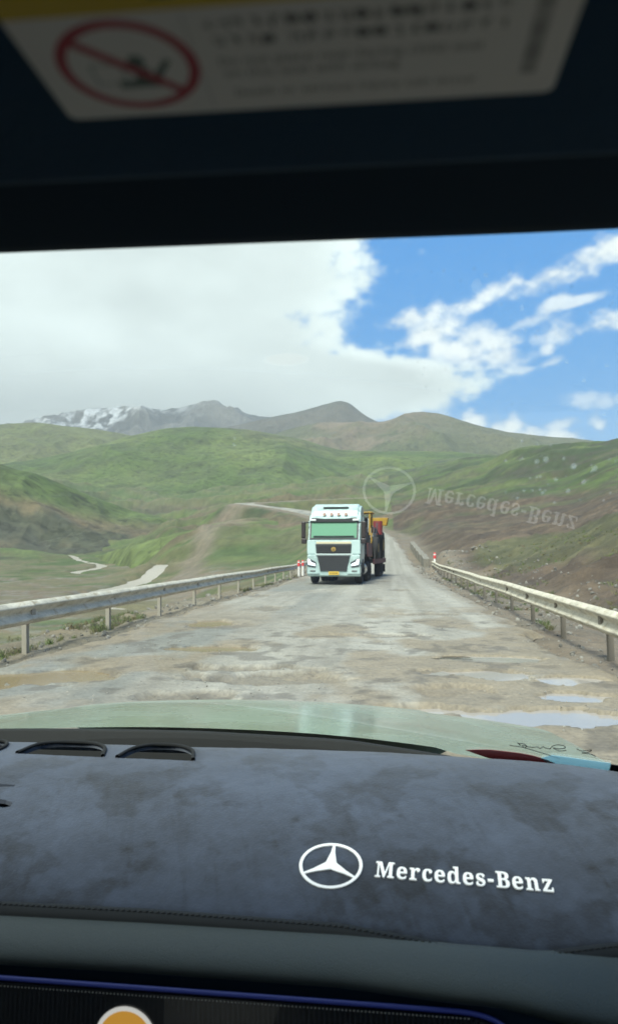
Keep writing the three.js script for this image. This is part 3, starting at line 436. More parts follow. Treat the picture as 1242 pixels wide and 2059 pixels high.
  for (const s of [-1, 1]) {
    const pan = mesh('corner_panel', prism([[s * 0.80, 1.33], [s * 1.20, 1.33], [s * 1.21, 0.5], [s * 0.66, 0.5]], 0.05, 0.045), paint, t);
    const hl = mesh('headlight', prism([[s * 0.80, 1.02], [s * 1.16, 1.24], [s * 1.2, 1.1], [s * 1.18, 0.86], [s * 0.84, 0.82]].map(([a, b]) => [a, b - 0.02]), 0.03, 0.10), std(0.05, 0.055, 0.06, 0.2), t);
    mesh('daytime_light', prism([[s * 0.83, 0.90], [s * 0.84, 0.98], [s * 1.04, 1.06], [s * 1.10, 1.2], [s * 1.19, 1.2], [s * 1.15, 0.96]].map(([a, b]) => [a, b - 0.04]), 0.015, 0.14), new THREE.MeshStandardMaterial({ color: col(0.8, 0.85, 0.9), emissive: col(0.8, 0.9, 1), emissiveIntensity: 0.55, roughness: 0.3 }), hl);
    mesh('fog_lamp', box(0.26, 0.09, 0.04, s * 0.96, 0.62, 0.10, 0.02), std(0.12, 0.13, 0.13, 0.3), pan);
    // corner deflector, mirrors, doors
    mesh('corner_deflector', prism([[s * 0.86, 2.02], [s * 1.215, 2.02], [s * 1.215, 1.42], [s * 0.84, 1.42]], 0.02, 0.015), std(0.45, 0.58, 0.57, 0.4), t);
    const mi = mesh('mirror', merge([box(0.20, 0.78, 0.16, s * 1.40, 2.52, 0.02, 0.06), box(0.24, 0.26, 0.18, s * 1.38, 2.0, 0.0, 0.06)]), std(0.03, 0.022, 0.022, 0.4), t);
    mesh('mirror_arm', merge([box(0.34, 0.05, 0.06, s * 1.34, 2.86, -0.1), box(0.34, 0.05, 0.06, s * 1.34, 2.02, -0.06)]), black, mi);
    const door = mesh('door', box(0.03, 1.9, 1.2, s * 1.212, 1.98, -0.88, 0.012), paint, t);
    mesh('side_window', box(0.03, 0.74, 0.98, s * 1.226, 2.5, -0.86, 0.012), side, door); mesh('handle', box(0.03, 0.05, 0.2, s * 1.235, 1.85, -1.3, 0.01), black, door);
    mesh('side_fairing', box(0.04, 1.9, 0.55, s * 1.21, 2.2, -1.86, 0.015), paint, t);
    for (const [y, z] of [[0.5, -0.35], [0.86, -0.35]]) mesh('step', box(0.06, 0.08, 0.5, s * 1.21, y, z, 0.01), black, t);
    mesh('mudguard', new THREE.TorusGeometry(0.62, 0.07, 6, 16, PI).rotateY(PI / 2).scale(3.2, 1, 1).translate(s * 1.05, 0.52, -1.25), black, t);
    mesh('fuel_tank', new THREE.CylinderGeometry(0.33, 0.33, 1.3, 18).rotateX(PI / 2).translate(s * 0.92, 0.66, -2.75), chrome, t);
  }
  const plate = mesh('number_plate', box(0.48, 0.15, 0.02, 0.02, 0.52, 0.115, 0.006), std(0.72, 0.47, 0.06, 0.5), t);
  for (let i = 0; i < 6; i++) mesh('plate_character', box(0.035, 0.08, 0.006, -0.15 + i * 0.066, 0.52, 0.127), std(0.09, 0.07, 0.02, 0.6), plate);
  mesh('chassis', merge([box(0.9, 0.3, 6.0, 0, 0.75, -3.4), box(2.2, 0.35, 0.3, 0, 0.55, -0.7), box(1.6, 1.6, 0.3, 0, 1.9, -2.5)]), dark, t);
  const wheelG = new THREE.LatheGeometry([[0.26, -0.16], [0.42, -0.17], [0.5, -0.13], [0.52, 0], [0.5, 0.13], [0.42, 0.17], [0.26, 0.16]].map(([r, y]) => new THREE.Vector2(r, y)), 28).rotateZ(PI / 2);
  const rimG = new THREE.LatheGeometry([[0.0, 0.02], [0.12, 0.05], [0.14, -0.03], [0.24, -0.03], [0.27, 0.1]].map(([r, y]) => new THREE.Vector2(r, y)), 24).rotateZ(-PI / 2);
  const wheel = (x, z, parent = t) => { const w = new THREE.Group(); w.name = 'wheel'; parent.add(w); w.position.set(x, 0.52, z); mesh('tyre', wheelG, rubber, w); const r = mesh('rim', rimG, std(0.25, 0.24, 0.22, 0.5, { metalness: 0.5 }), w); if (x < 0) r.rotation.y = PI; return w; };
  for (const z of [-1.25, -4.4, -5.75]) for (const s of [-1, 1]) { wheel(s * 1.05, z); if (z < -2) wheel(s * 0.71, z); }

  /* trailer */
  const tr = group('lowbed_trailer', 'dark low trailer with red side rails behind the mint truck cab', 'trailer'); tr.position.set(...TP); tr.rotation.y = TROT;
  mesh('deck', merge([box(2.6, 0.22, 9.8, 0, 1.02, -11.2), box(2.4, 0.25, 3.6, 0, 1.52, -4.9), box(2.2, 0.7, 0.3, 0, 1.3, -6.5)]), dark, tr);
  for (const s of [-1, 1]) { mesh('side_rail', box(0.08, 0.28, 9.8, s * 1.33, 1.0, -11.2), std(0.10, 0.028, 0.03, 0.7), tr); mesh('stake', merge([-7, -9, -11, -13, -15].map((z) => box(0.07, 0.6, 0.1, s * 1.34, 1.35, z))), dark, tr); mesh('front_board', box(0.06, 0.7, 2.6, s * 1.24, 1.62, -4.9), std(0.13, 0.05, 0.045, 0.7), tr); }
  for (const z of [-12.2, -13.5, -14.8]) for (const s of [-1, 1]) wheel(s * 1.1, z, tr);
  for (const s of [-1, 1]) mesh('mud_flap', box(0.5, 0.5, 0.02, s * 1.1, 0.5, -15.6), black, tr);

  /* the machine on it */
  const m = group('road_machine', 'black and yellow road machine loaded on the trailer behind the truck', 'machine'); m.position.set(...TP); m.rotation.y = TROT;
  const yel = phy(0.46, 0.27, 0.03, 0.45, { map: rep(soilTex, 0.5, 0.5) });
  mesh('chassis', merge([box(1.5, 0.5, 6.2, 0, 1.75, -10.2, 0.05), box(2.0, 0.5, 2.2, 0, 2.1, -11.8, 0.08)]), dark, m);
  mesh('engine_cover', box(1.6, 0.9, 2.2, 0.1, 2.45, -8.4, 0.12), std(0.05, 0.055, 0.07, 0.5), m);
  for (const [z, r] of [[-7.6, 0.62], [-11.9, 0.82]]) for (const s of [-1, 1]) { const w = mesh('tyre', new THREE.LatheGeometry([[0.3, -0.2], [0.9, -0.25], [1, -0.15], [1, 0.15], [0.9, 0.25], [0.3, 0.2]].map(([a, b]) => new THREE.Vector2(a * r, b)), 26).rotateZ(PI / 2).translate(s * 1.28, 1.13 + r, z), rubber, m); mesh('rim', new THREE.CylinderGeometry(r * 0.42, r * 0.42, 0.3, 18).rotateZ(PI / 2).translate(s * 1.36, 1.13 + r, z), yel, w); }
  for (const [x, z] of [[0.55, -7.3], [1.05, -7.3], [0.55, -8.7], [1.05, -8.7]]) mesh('canopy_post', box(0.08, 1.3, 0.08, x, 3.1, z), yel, m);
  mesh('canopy', box(0.9, 0.07, 1.6, 0.75, 3.70, -8.0, 0.03), yel, m);
  mesh('hopper', prism([[0.85, 3.15], [1.65, 3.15], [1.75, 3.6], [0.8, 3.6]], 1.1, -13.0), yel, m);
  mesh('fuel_drum', new THREE.CylinderGeometry(0.28, 0.28, 0.8, 16).translate(1.25, 2.95, -10.6), std(0.20, 0.03, 0.035, 0.6), m);
  mesh('seat', merge([box(0.5, 0.15, 0.5, 0.8, 2.98, -8.8, 0.05), box(0.5, 0.6, 0.12, 0.8, 3.25, -9.05, 0.05)]), black, m);
  mesh('exhaust_pipe', tube([[0.95, 2.6, -7.5], [0.98, 3.1, -7.5], [0.98, 3.4, -7.55], [1.02, 3.46, -7.75]], 0.06, 20, 8), chrome, m);
  for (const [x, y, z, w, h, d] of [[1.22, 2.75, -8.0, 0.14, 0.3, 0.5], [1.25, 2.05, -9.6, 0.12, 0.26, 0.7], [1.28, 2.95, -9.5, 0.1, 0.5, 0.12], [1.3, 1.55, -8.6, 0.14, 0.5, 0.6], [1.15, 3.1, -11.4, 0.3, 0.3, 0.4]]) mesh('machine_box', box(w, h, d, x, y, z, 0.02), std(0.06 + 0.1 * noise2(y * 9, z * 3, 4), 0.07, 0.075, 0.6), m);
  mesh('hose', tube([[1.25, 2.2, -7.3], [1.35, 2.6, -7.9], [1.2, 2.9, -8.5], [1.38, 2.5, -9.4], [1.2, 2.2, -10.2]], 0.045, 40, 7), black, m);
  mesh('side_panel', box(0.05, 0.6, 1.9, 1.12, 2.4, -9.9, 0.02), std(0.30, 0.31, 0.31, 0.5), m);
  mesh('ladder', merge([0, 1, 2, 3].map((i) => box(0.04, 0.03, 0.4, 1.18, 1.5 + i * 0.3, -6.9)).concat([box(0.04, 1.3, 0.04, 1.18, 1.9, -6.7), box(0.04, 1.3, 0.04, 1.18, 1.9, -7.1)])), yel, m);
}
/* ------------------------------------------------ the car around the camera (its middle lies at x = CX) */
const CX = -0.38, TH = 30.6 * PI / 180, GS = sin(TH), GC = cos(TH), GZ = 1.40;
const car = group('car', 'dark interior and pale green bonnet of the car the photograph is taken from', 'car');
const C = (x, y, f) => [x, EYE + y, -f];           // right of, above and ahead of the eye
const glassAt = (x, t, off = 0) => { const d = (x - CX) ** 2 / 5.8 + off; return C(x, -0.33 + GS * t - GC * d, GZ - GC * t - GS * d); };   // windscreen: raked 30.6 degrees and bowed; off > 0 is inside
const zFar = (x) => interp([[-1.16, 1.14], [-1.09, 1.19], [-1.0, 1.243], [-0.86, 1.295], [-0.70, 1.328], [-0.51, 1.335], [-0.33, 1.333], [-0.1, 1.328], [0.095, 1.293], [0.243, 1.243], [0.332, 1.188], [0.40, 1.14]], x);
const dashY = (f, x) => -0.3046 - 0.6515 * (f - 1.15) ** 2 - (x === undefined ? 0 : 0.75 * max(0, f - zFar(x) + 0.13) ** 2);
const zNear = (x) => lin([[-1.2, 0.822], [-0.25, 0.818], [-0.05, 0.812], [0.06, 0.796], [0.14, 0.792], [0.22, 0.806], [0.4, 0.84]], x);
const blackPlastic = std(0.012, 0.013, 0.014, 0.6), softBlack = phy(0.009, 0.022, 0.040, 0.8, { specularIntensity: 0.3 }), bodyPaint = phy(0.40, 0.50, 0.42, 0.30, { metalness: 0.15, clearcoat: 1, clearcoatRoughness: 0.09 });
const leatherBump = dataTex(256, (u, v) => { const a = tileFbm(u, v, 40, 3, 271); return abs(a - 0.5) * 2; }, false);
const leather = phy(0.058, 0.070, 0.066, 0.5, { bumpMap: rep(leatherBump, 6, 6), bumpScale: 0.0006 });
const fabric = phy(0.017, 0.047, 0.090, 0.95, { specularIntensity: 0.25, bumpMap: rep(leatherBump, 20, 20), bumpScale: 0.0004 });
/* windscreen */
const glassMat = new THREE.MeshPhysicalMaterial({ color: col(0.87, 0.95, 0.925), roughness: 0, transmission: 1, thickness: 0, ior: 1.6 });
const XL = -1.15, XR = 0.385;
const screen = mesh('windscreen', grid(64, 48, (u, v) => ({ p: glassAt(lerp(XL, XR, u), lerp(-0.06, 1.12, v)) })), glassMat, car);
{
  const STX = 1.06, STT = 1.014, STO = -0.0405;
  const patch = (name, pts, mat, off = 0.0015, th = 0.0006) => { // a thin sticker that follows the glass: pts are [x, t]
    const g = new THREE.ExtrudeGeometry(new THREE.Shape(pts.map((p) => new THREE.Vector2(...p))), { depth: th, bevelEnabled: false, curveSegments: 6 }); const p = g.attributes.position;
    for (let i = 0; i < p.count; i++) { const q = glassAt(p.getX(i) * STX, p.getY(i) * STT + STO, off + p.getZ(i)); p.setXYZ(i, ...q); } g.computeVertexNormals(); return mesh(name, g, mat, screen);
  };
  patch('red_sticker', [[0.1152, 0.1417], [0.132, 0.156], [0.15, 0.168], [0.1729, 0.176], [0.19, 0.1815], [0.2069, 0.1835], [0.225, 0.180], [0.2423, 0.1712], [0.22, 0.150], [0.19, 0.13], [0.15, 0.125]], phy(0.30, 0.035, 0.045, 1, { transmission: 0.55, thickness: 0 }));
  patch('blue_sticker', [[0.2182, 0.1793], [0.231, 0.206], [0.255, 0.214], [0.28, 0.2225], [0.3034, 0.2322], [0.309, 0.205], [0.3155, 0.165], [0.28, 0.15], [0.2409, 0.155]], phy(0.55, 0.76, 0.82, 1, { transmission: 0.7, thickness: 0 }));
  patch('black_sticker', [[0.3043, 0.228], [0.325, 0.236], [0.35, 0.2453], [0.362, 0.186], [0.335, 0.168], [0.3135, 0.160]], std(0.014, 0.016, 0.025, 0.5));
  const ink = std(0.008, 0.009, 0.010, 0.6);
  const stroke = (pts, w) => { const c = new THREE.CatmullRomCurve3(pts.map((p) => new THREE.Vector3(...glassAt(p[0] * STX, p[1] * STT + STO, 0.0016)))); return new THREE.TubeGeometry(c, pts.length * 6, w, 5); };
  mesh('signature_print', merge([
    stroke([[0.1723, 0.2066], [0.1894, 0.2102], [0.2143, 0.2046], [0.2425, 0.198]], 0.0006),
    stroke([[0.1808, 0.2254], [0.186, 0.217], [0.1836, 0.225], [0.1888, 0.2265], [0.1937, 0.2205], [0.1925, 0.2096], [0.1884, 0.2189], [0.1967, 0.218], [0.2031, 0.2206], [0.2076, 0.2266], [0.2116, 0.2224], [0.2147, 0.2324], [0.2193, 0.2287], [0.2243, 0.2304]], 0.0006),
    stroke([[0.2243, 0.2304], [0.2256, 0.2461], [0.2306, 0.255], [0.2381, 0.2565], [0.2408, 0.2491], [0.2335, 0.2382], [0.2271, 0.2376], [0.2362, 0.2306], [0.2438, 0.2395]], 0.0006),
    stroke([[0.2549, 0.2564], [0.2608, 0.252], [0.268, 0.2608], [0.2719, 0.2666], [0.2697, 0.2526], [0.2636, 0.2447], [0.2731, 0.2484], [0.2817, 0.244]], 0.0006),
  ]), ink, screen);
  // dried water spots on the outside of the glass
  const spots = [[0.0547, 1.0607, 4.2], [0.0348, 1.0395, 2.0], [0.059, 1.07, 1.6], [-0.1266, 0.8812, 1.4], [-0.1284, 0.8716, 1.5], [0.0831, 1.0454, 1.6], [0.1204, 0.8898, 2.4], [0.1143, 0.8855, 2], [0.1415, 0.8854, 2.6], [0.1522, 0.8663, 2.2], [0.1317, 0.8646, 1.8], [0.1248, 0.8433, 1.8], [0.1564, 0.8858, 2.6], [0.1431, 0.8511, 2.0]].map(([x, t, r]) => [x, t, r / 1000]);
  for (let i = 0; i < 60; i++) spots.push([rr(0.02, 0.17), rr(0.95, 1.075), rr(0.4, 1.2) / 1000]); for (let i = 0; i < 40; i++) spots.push([rr(0.09, 0.18), rr(0.83, 0.91), rr(0.4, 1.4) / 1000]); for (let i = 0; i < 60; i++) spots.push([rr(-0.4, 0.2), rr(0.1, 1.05), rr(0.2, 0.6) / 1000]);
  const gs = spots.map(([x, t, r], k) => { const s = new THREE.Shape(); for (let i = 0; i < 20; i++) { const a = i / 20 * 2 * PI, q = r * (0.9 + 0.2 * noise2(cos(a) * 1.5 + k, sin(a) * 1.5, 3)); i ? s.lineTo(x + cos(a) * q * 0.85, t + sin(a) * q * 1.5) : s.moveTo(x + cos(a) * q * 0.85, t + sin(a) * q * 1.5); } const g = new THREE.ShapeGeometry(s), p = g.attributes.position; for (let i = 0; i < p.count; i++) p.setXYZ(i, ...glassAt(p.getX(i) * 1.04, p.getY(i) * 0.977, -0.001)); g.computeVertexNormals(); return g; });
  const m = mesh('dried_water_spots', merge(gs), phy(0.8, 0.86, 0.85, 1, { transmission: 1, thickness: 0, transparent: true, opacity: 0.16 }), screen); m.userData.kind = 'stuff';
}
/* bonnet, wings, cowl */
const rear = (x) => zFar(clamp(x, -1.1, 0.34)) + 0.135 - max(0, abs(x - CX) - 0.72) * 0.5;
const bonY = (x, f) => { const q = abs(x - CX); return interp([[1.2, -0.314], [1.47, -0.338], [1.8, -0.372], [2.2, -0.421], [2.4, -0.466], [2.52, -0.53], [2.6, -0.66], [2.64, -0.82]], f) - 0.092 * q * q - 0.16 * max(0, q - 0.78) ** 1.5 + 0.006 * sst(0.5, 0.46, q) * sst(2.45, 2.2, f); };
const bonMap = dataTex(512, (u, v) => { const a = tileFbm(u, v, 5, 5, 281), b = tileFbm(u, (v * 4) % 1, 24, 4, 287); const s = 0.84 + (a - 0.5) * 0.18 + sst(0.60, 0.72, b) * 0.16; return [s, s, s]; }, false);
const bonRough = dataTex(512, (u, v) => { const s = 0.5 + (tileFbm(u, v, 8, 5, 291) - 0.5) * 0.8; return [s, s, s]; }, false);
const bonPaint = phy(0.35, 0.45, 0.36, 0.5, { clearcoat: 0.75, clearcoatRoughness: 0.14, map: bonMap, roughnessMap: bonRough });
mesh('bonnet', grid(90, 70, (u, v) => { const x = CX + (u * 2 - 1) * 0.80, f = lerp(rear(x), 2.63 - 0.22 * (u * 2 - 1) ** 4, v); return { p: C(x, bonY(x, f), f), uv: [x, f] }; }), bonPaint, car);
for (const s of [-1, 1]) mesh('front_wing', grid(16, 60, (u, v) => { const q = lerp(0.806, 0.955, u), x = CX + s * q, f = lerp(1.05, 2.40, v); return { p: C(x, bonY(x, f) - 0.004 - 0.02 * u - 0.30 * u ** 3, f), uv: [x, f] }; }), bonPaint, car);
mesh('cowl_panel', grid(70, 3, (u, v) => { const x = lerp(-1.2, 0.40, u), r = rear(x), y = lin([[-1.2, -0.345], [-0.75, -0.333], [-0.35, -0.3305], [-0.07, -0.339], [0.1, -0.353], [0.25, -0.37], [0.4, -0.40]], x); return { p: v < 0.1 ? C(x, y - 0.08, r - 0.066) : C(x, y - (v > 0.9 ? 0.03 : 0), r - 0.075 + v * 0.07) }; }), std(0.008, 0.009, 0.009, 0.85, { map: rep(bonMap, 20, 2) }), car);
/* dashboard under the cover, and the padded roll, display and lower face in front of the passenger */
mesh('dashboard', grid(120, 60, (u, v) => { const x = lerp(-1.14, 0.39, u), f = lerp(zNear(x) + 0.004, zFar(x) + 0.03, v); return { p: C(x, dashY(f, x) - 0.013 - sst(0.82, 0.87, v) * 0.05 * (1 - sst(0.95, 0.975, v)) - 0.004 * sst(0.9, 1, v) - 0.06 * (1 - sst(0.93, 0.97, v)) * sst(1.10, 1.125, f) * sst(-0.9, -0.86, x) * sst(-0.24, -0.28, x), f), uv: [x, f] }; }), softBlack, car);
const rollEnd = (x) => sst(0.08, 0.30, x);
mesh('padded_roll', grid(90, 26, (u, v) => {
  const x = lerp(-1.14, 0.39, u), n = zNear(x) - 0.815, e = rollEnd(x);
  const P = [[0.826, -0.392], [0.816, -0.3845], [0.806, -0.3815], [0.795, -0.3820], [0.783, -0.3845], [0.771, -0.3885], [0.762, -0.393], [0.756, -0.3985], [0.7545, -0.404], [0.758, -0.410], [0.764, -0.4135]];
  const f = interp(P.map((p, i) => [i, p[0]]), v * 10) + n, y = interp(P.map((p, i) => [i, p[1]]), v * 10) - e * v * 0.03; return { p: C(x, y, f - e * v * 0.02), uv: [x * 4, v * 0.4] };
}), leather, car);
mesh('lower_dashboard', grid(40, 20, (u, v) => { const x = lerp(-1.14, 0.39, u), n = zNear(x) - 0.815; return { p: C(x, lerp(-0.412, -0.95, v) - rollEnd(x) * 0.03 * (1 - v), 0.772 + n + 0.10 * v * v - rollEnd(x) * 0.012), uv: [x * 4, v * 2] }; }), softBlack, car);
{
  const dx0 = -0.62, dx1 = 0.125, top = -0.4135, H = 0.13, lean = 0.12;
  const put = (g, off) => { const p = g.attributes.position; for (let i = 0; i < p.count; i++) { const x = p.getX(i), s = p.getY(i), o = p.getZ(i) + off; p.setXYZ(i, ...C(x, top + s * cos(lean) , 0.7485 + s * sin(lean) * 0.6 - o + (x > 0 ? 0 : 0) + x * -0.018)); } g.computeVertexNormals(); return g; };
  const outline = (i) => { const s = new THREE.Shape(), r = 0.06; s.moveTo(dx0 + i, -i); s.lineTo(dx1 - r, -i - 0.003); s.bezierCurveTo(dx1 - r * 0.45, -i - 0.005, dx1 - i - 0.006, -0.014 - i, dx1 - i, -r); s.lineTo(dx1 - i, -H + i); s.lineTo(dx0 + i, -H + i); return s; };
  const ext = (s, d) => new THREE.ExtrudeGeometry(s, { depth: d, bevelEnabled: false, curveSegments: 24 });
  const stripe = dataTex(64, (u, v) => { const a = (u * 8) % 1; return 0.5 + (a < 0.28 ? 0.5 : 0); }, false); 
  const d = mesh('passenger_display', put(ext(outline(0.006), 0.006), 0), phy(0.022, 0.022, 0.026, 0.22, { clearcoat: 0.6, map: rep(stripe, 26, 26) }), car);
  const a = outline(0).getPoints(24), pts = a.filter((p, i) => p.y > -0.09 && i < a.length - 1).map((p) => { const q = [p.x, p.y - 0.0025, 0.004]; return C(q[0], top + q[1] * cos(lean), 0.7485 + q[1] * sin(lean) * 0.6 - q[2] + q[0] * -0.018); });
  mesh('ambient_light_strip', tube(pts, 0.0022, 120, 8), new THREE.MeshStandardMaterial({ color: col(0.03, 0.04, 0.16), emissive: col(0.012, 0.02, 0.13), emissiveIntensity: 0.10, roughness: 0.4 }), car);
  mesh('pixel_row', put(merge(Array.from({ length: 190 }, (_, i) => new THREE.PlaneGeometry(0.0013, 0.0011).translate(dx0 + 0.01 + i * 0.0036, -0.0095, 0.0068))), 0), std(0.42, 0.40, 0.36, 0.6), d).userData.kind = 'stuff';
  const ring = mesh('glowing_badge', put(new THREE.CircleGeometry(0.0305, 40).translate(-0.252, -0.0500, 0.0075), 0), new THREE.MeshStandardMaterial({ color: col(0.2, 0.2, 0.2), emissive: col(0.75, 0.75, 0.7), emissiveIntensity: 0.28, roughness: 0.6 }), d);  // added round badge with a pale rim; its glow only keeps it bright
  mesh('glowing_badge_fill', put(new THREE.CircleGeometry(0.0265, 40).translate(-0.252, -0.0500, 0.0082), 0), new THREE.MeshStandardMaterial({ color: col(0.1, 0.06, 0.02), emissive: col(0.42, 0.21, 0.028), emissiveIntensity: 0.45, roughness: 0.6 }), ring);
}
/* roof, header, visor with its warning label, pillars, doors, seats */
mesh('headliner', grid(30, 20, (u, v) => { const x = lerp(-1.10, 0.36, u), f = lerp(0.462, -1.5, v), q = x - CX; return { p: C(x, lin([[-1.5, 0.24], [-0.3, 0.255], [0.2, 0.216], [0.36, 0.206], [0.462, 0.214]], f) - 0.02 * q * q, f), uv: [x, f] }; }), fabric, car);
mesh('header_trim', grid(40, 8, (u, v) => { const x = lerp(-1.06, 0.32, u), a = v * PI, q = x - CX; return { p: C(x, 0.1815 + [0.022, 0.012, 0.004, 0, -0.0005, 0.001, 0.005, 0.014, 0.026][Math.round(v * 8)] - 0.006 * q * q, [0.30, 0.35, 0.40, 0.425, 0.434, 0.439, 0.4425, 0.446, 0.449][Math.round(v * 8)] - 0.03 * max(0, abs(q) - 0.45)), uv: [x, v] }; }), softBlack, car);
mesh('roof', grid(30, 20, (u, v) => { const x = lerp(-1.14, 0.39, u), f = lerp(0.44, -1.6, v), q = x - CX; return { p: C(x, lin([[-1.6, 0.27], [-0.3, 0.30], [0.2, 0.262], [0.44, 0.212]], f) - 0.03 * q * q, f) }; }), bodyPaint, car);
{
  const visor = mesh('sun_visor', box(0.48, 0.020, 0.205, -0.03, EYE + 0.1265, -0.1325, 0.0098), phy(0.018, 0.048, 0.092, 0.9, { specularIntensity: 0.25, bumpMap: rep(leatherBump, 8, 4), bumpScale: 0.0004 }), car);
  const cv = document.createElement('canvas'); cv.width = 1024; cv.height = 640; const g = cv.getContext('2d');
  g.fillStyle = '#d9d2cf'; g.fillRect(0, 0, 1024, 640); g.fillStyle = '#c9a818'; g.fillRect(0, 0, 1024, 318);
  g.fillStyle = '#3a3210'; g.font = 'bold 90px sans-serif'; g.fillText('\u26A0', 120, 230); for (let i = 0; i < 6; i++) g.fillRect(280 + i * 90, 270 - (i % 2) * 8, 46, 18);
  g.fillStyle = '#bdb6b4'; g.fillRect(322, 330, 4, 300);
  g.strokeStyle = '#a3142a'; g.lineWidth = 22; g.beginPath(); g.ellipse(185, 472, 128, 128, 0, 0, 7); g.stroke(); 
  g.fillStyle = '#4a5a52'; g.beginPath(); g.ellipse(205, 455, 17, 19, 0, 0, 7); g.fill(); g.fillRect(190, 475, 34, 40); g.fillRect(150, 512, 86, 26); g.beginPath(); g.moveTo(225, 500); g.lineTo(262, 452); g.lineTo(272, 460); g.lineTo(238, 512); g.fill(); g.lineWidth = 5; g.strokeStyle = '#8d9490'; g.strokeRect(110, 460, 60, 60);
  g.strokeStyle = '#a3142a'; g.lineWidth = 22; g.beginPath(); g.moveTo(93, 384); g.lineTo(277, 560); g.stroke();
  g.fillStyle = '#4a4644'; const blocks = (x0, y0, n, w) => { for (let i = 0; i < n; i++) { const x = x0 + i * w; for (let k = 0; k < 5; k++) { if (rnd() < 0.75) g.fillRect(x + rnd() * w * 0.4, y0 + k * 5.4, w * (0.25 + 0.5 * rnd()), 2 + 2 * rnd()); } g.fillRect(x + w * (0.1 + 0.6 * rnd()), y0 + 8 * rnd(), 3 + 2 * rnd(), 14 + 12 * rnd()); if (rnd() < 0.3) g.fillRect(x + 2, y0 + 4, w * 0.8, 20); } };
  blocks(350, 350, 18, 31); blocks(362, 400, 4, 31); blocks(505, 400, 13, 31);
  g.font = '33px sans-serif'; g.fillText('Do not place rear-facing child seat', 362, 484); g.fillText('on this seat with airbag', 366, 522); g.fillText('Death or serious injury can occur', 374, 588);
  g.fillStyle = '#3d3a38'; for (let i = 0; i < 30; i++) g.fillRect(946, 345 + i * 7.6, 30, 2 + 4 * rnd());
  const tex = new THREE.CanvasTexture(cv); tex.colorSpace = THREE.SRGBColorSpace;
  const shape = new THREE.Shape(); const X0 = -0.0835, X1 = 0.0415, F0 = 0.117, F1 = 0.1935, r = 0.003; shape.moveTo(X0, F0); shape.lineTo(X1, F0); shape.lineTo(X1, F1 - r); shape.quadraticCurveTo(X1, F1, X1 - r, F1); shape.lineTo(X0 + r, F1); shape.quadraticCurveTo(X0, F1, X0, F1 - r);
  const lg = new THREE.ShapeGeometry(shape), p = lg.attributes.position, uv = lg.attributes.uv; for (let i = 0; i < p.count; i++) { const x = p.getX(i), f = p.getY(i); uv.setXY(i, (x - X0) / (X1 - X0), 1 - (f - F0) / (F1 - F0)); p.setXYZ(i, ...C(x, 0.1160, f)); } lg.computeVertexNormals();
  mesh('warning_label', lg, std(1, 1, 1, 0.55, { map: tex }), visor).userData.label = 'white and yellow airbag warning label with red prohibition circle';
}
for (const s of [-1, 1]) {
  const wx = (q) => CX + s * q;
  mesh('windscreen_pillar', grid(8, 30, (u, v) => { const g = glassAt(wx(0.735 - 0.02 * v), lerp(-0.05, 1.1, v)), a = u * 2 * PI; return { p: [g[0] + s * 0.035 + 0.04 * cos(a), g[1] - 0.01 + 0.035 * sin(a), g[2] + 0.02 + 0.04 * cos(a)] }; }), softBlack, car);
  const door = mesh('door', box(0.09, 0.86, 2.3, wx(0.86), EYE - 0.73, 0.15, 0.03), softBlack, car);
  mesh('door_skin', box(0.03, 0.84, 2.28, wx(0.93), EYE - 0.735, 0.15, 0.012), bodyPaint, door);
  mesh('side_window', grid(12, 6, (u, v) => ({ p: C(wx(lerp(0.87, 0.74, v)), lerp(-0.30, 0.215, v), lerp(lerp(1.02, 0.36, v), -0.95, u)) })), glassMat, door);
  mesh('roof_rail', tube([C(wx(0.75), 0.19, 0.50), C(wx(0.745), 0.235, 0.1), C(wx(0.745), 0.245, -0.5), C(wx(0.75), 0.225, -1.5)], 0.035, 30, 8), softBlack, car);
  mesh('door_pillar', tube([C(wx(0.87), -0.32, -0.32), C(wx(0.80), 0.0, -0.33), C(wx(0.745), 0.23, -0.34)], 0.045, 16, 8), softBlack, car);
  mesh('rear_pillar', grid(8, 8, (u, v) => ({ p: C(wx(lerp(0.87, 0.75, v)), lerp(-0.28, 0.235, v), lerp(lerp(-0.96, -1.2, v), lerp(-2.44, -1.56, v), u)) })), bodyPaint, car);
  mesh('rear_quarter', box(0.10, 0.9, 1.2, wx(0.87), EYE - 0.72, 1.85, 0.04), bodyPaint, car);
  mesh('wing_side', box(0.05, 0.24, 1.15, wx(0.93), EYE - 0.82, -1.62, 0.02), bodyPaint, car);
  const sx = wx(0.38), seat = new THREE.Group(); seat.name = 'seat'; car.add(seat);
  mesh('cushion', box(0.52, 0.16, 0.52, sx, EYE - 0.83, -0.02, 0.06), leather, seat); mesh('backrest', box(0.52, 0.68, 0.16, 0, 0, 0, 0.06).rotateX(0.3).translate(sx, EYE - 0.52, 0.42), leather, seat); mesh('headrest', box(0.27, 0.18, 0.11, sx, EYE - 0.06, 0.56, 0.045), leather, seat);
  for (const f of [1.98, -0.92]) { const w = new THREE.Group(); w.name = 'wheel'; car.add(w); w.position.set(wx(0.81), 0.37, -f); mesh('tyre', new THREE.TorusGeometry(0.27, 0.1, 12, 30).rotateY(PI / 2).scale(1.15, 1, 1), std(0.02, 0.02, 0.02, 0.9), w); mesh('rim', cyl(0.21, 0.21, 0.15, 24).rotateZ(PI / 2), std(0.4, 0.4, 0.4, 0.35, { metalness: 0.7 }), w); }
}
mesh('floor_pan', box(1.75, 0.08, 4.6, CX, EYE - 1.13, 0.15, 0.02), blackPlastic, car);
mesh('bulkhead', box(1.7, 0.72, 0.06, CX, EYE - 0.76, -1.10), blackPlastic, car);
mesh('front_bumper', box(1.72, 0.42, 0.16, CX, EYE - 0.92, -2.54, 0.07), bodyPaint, car);
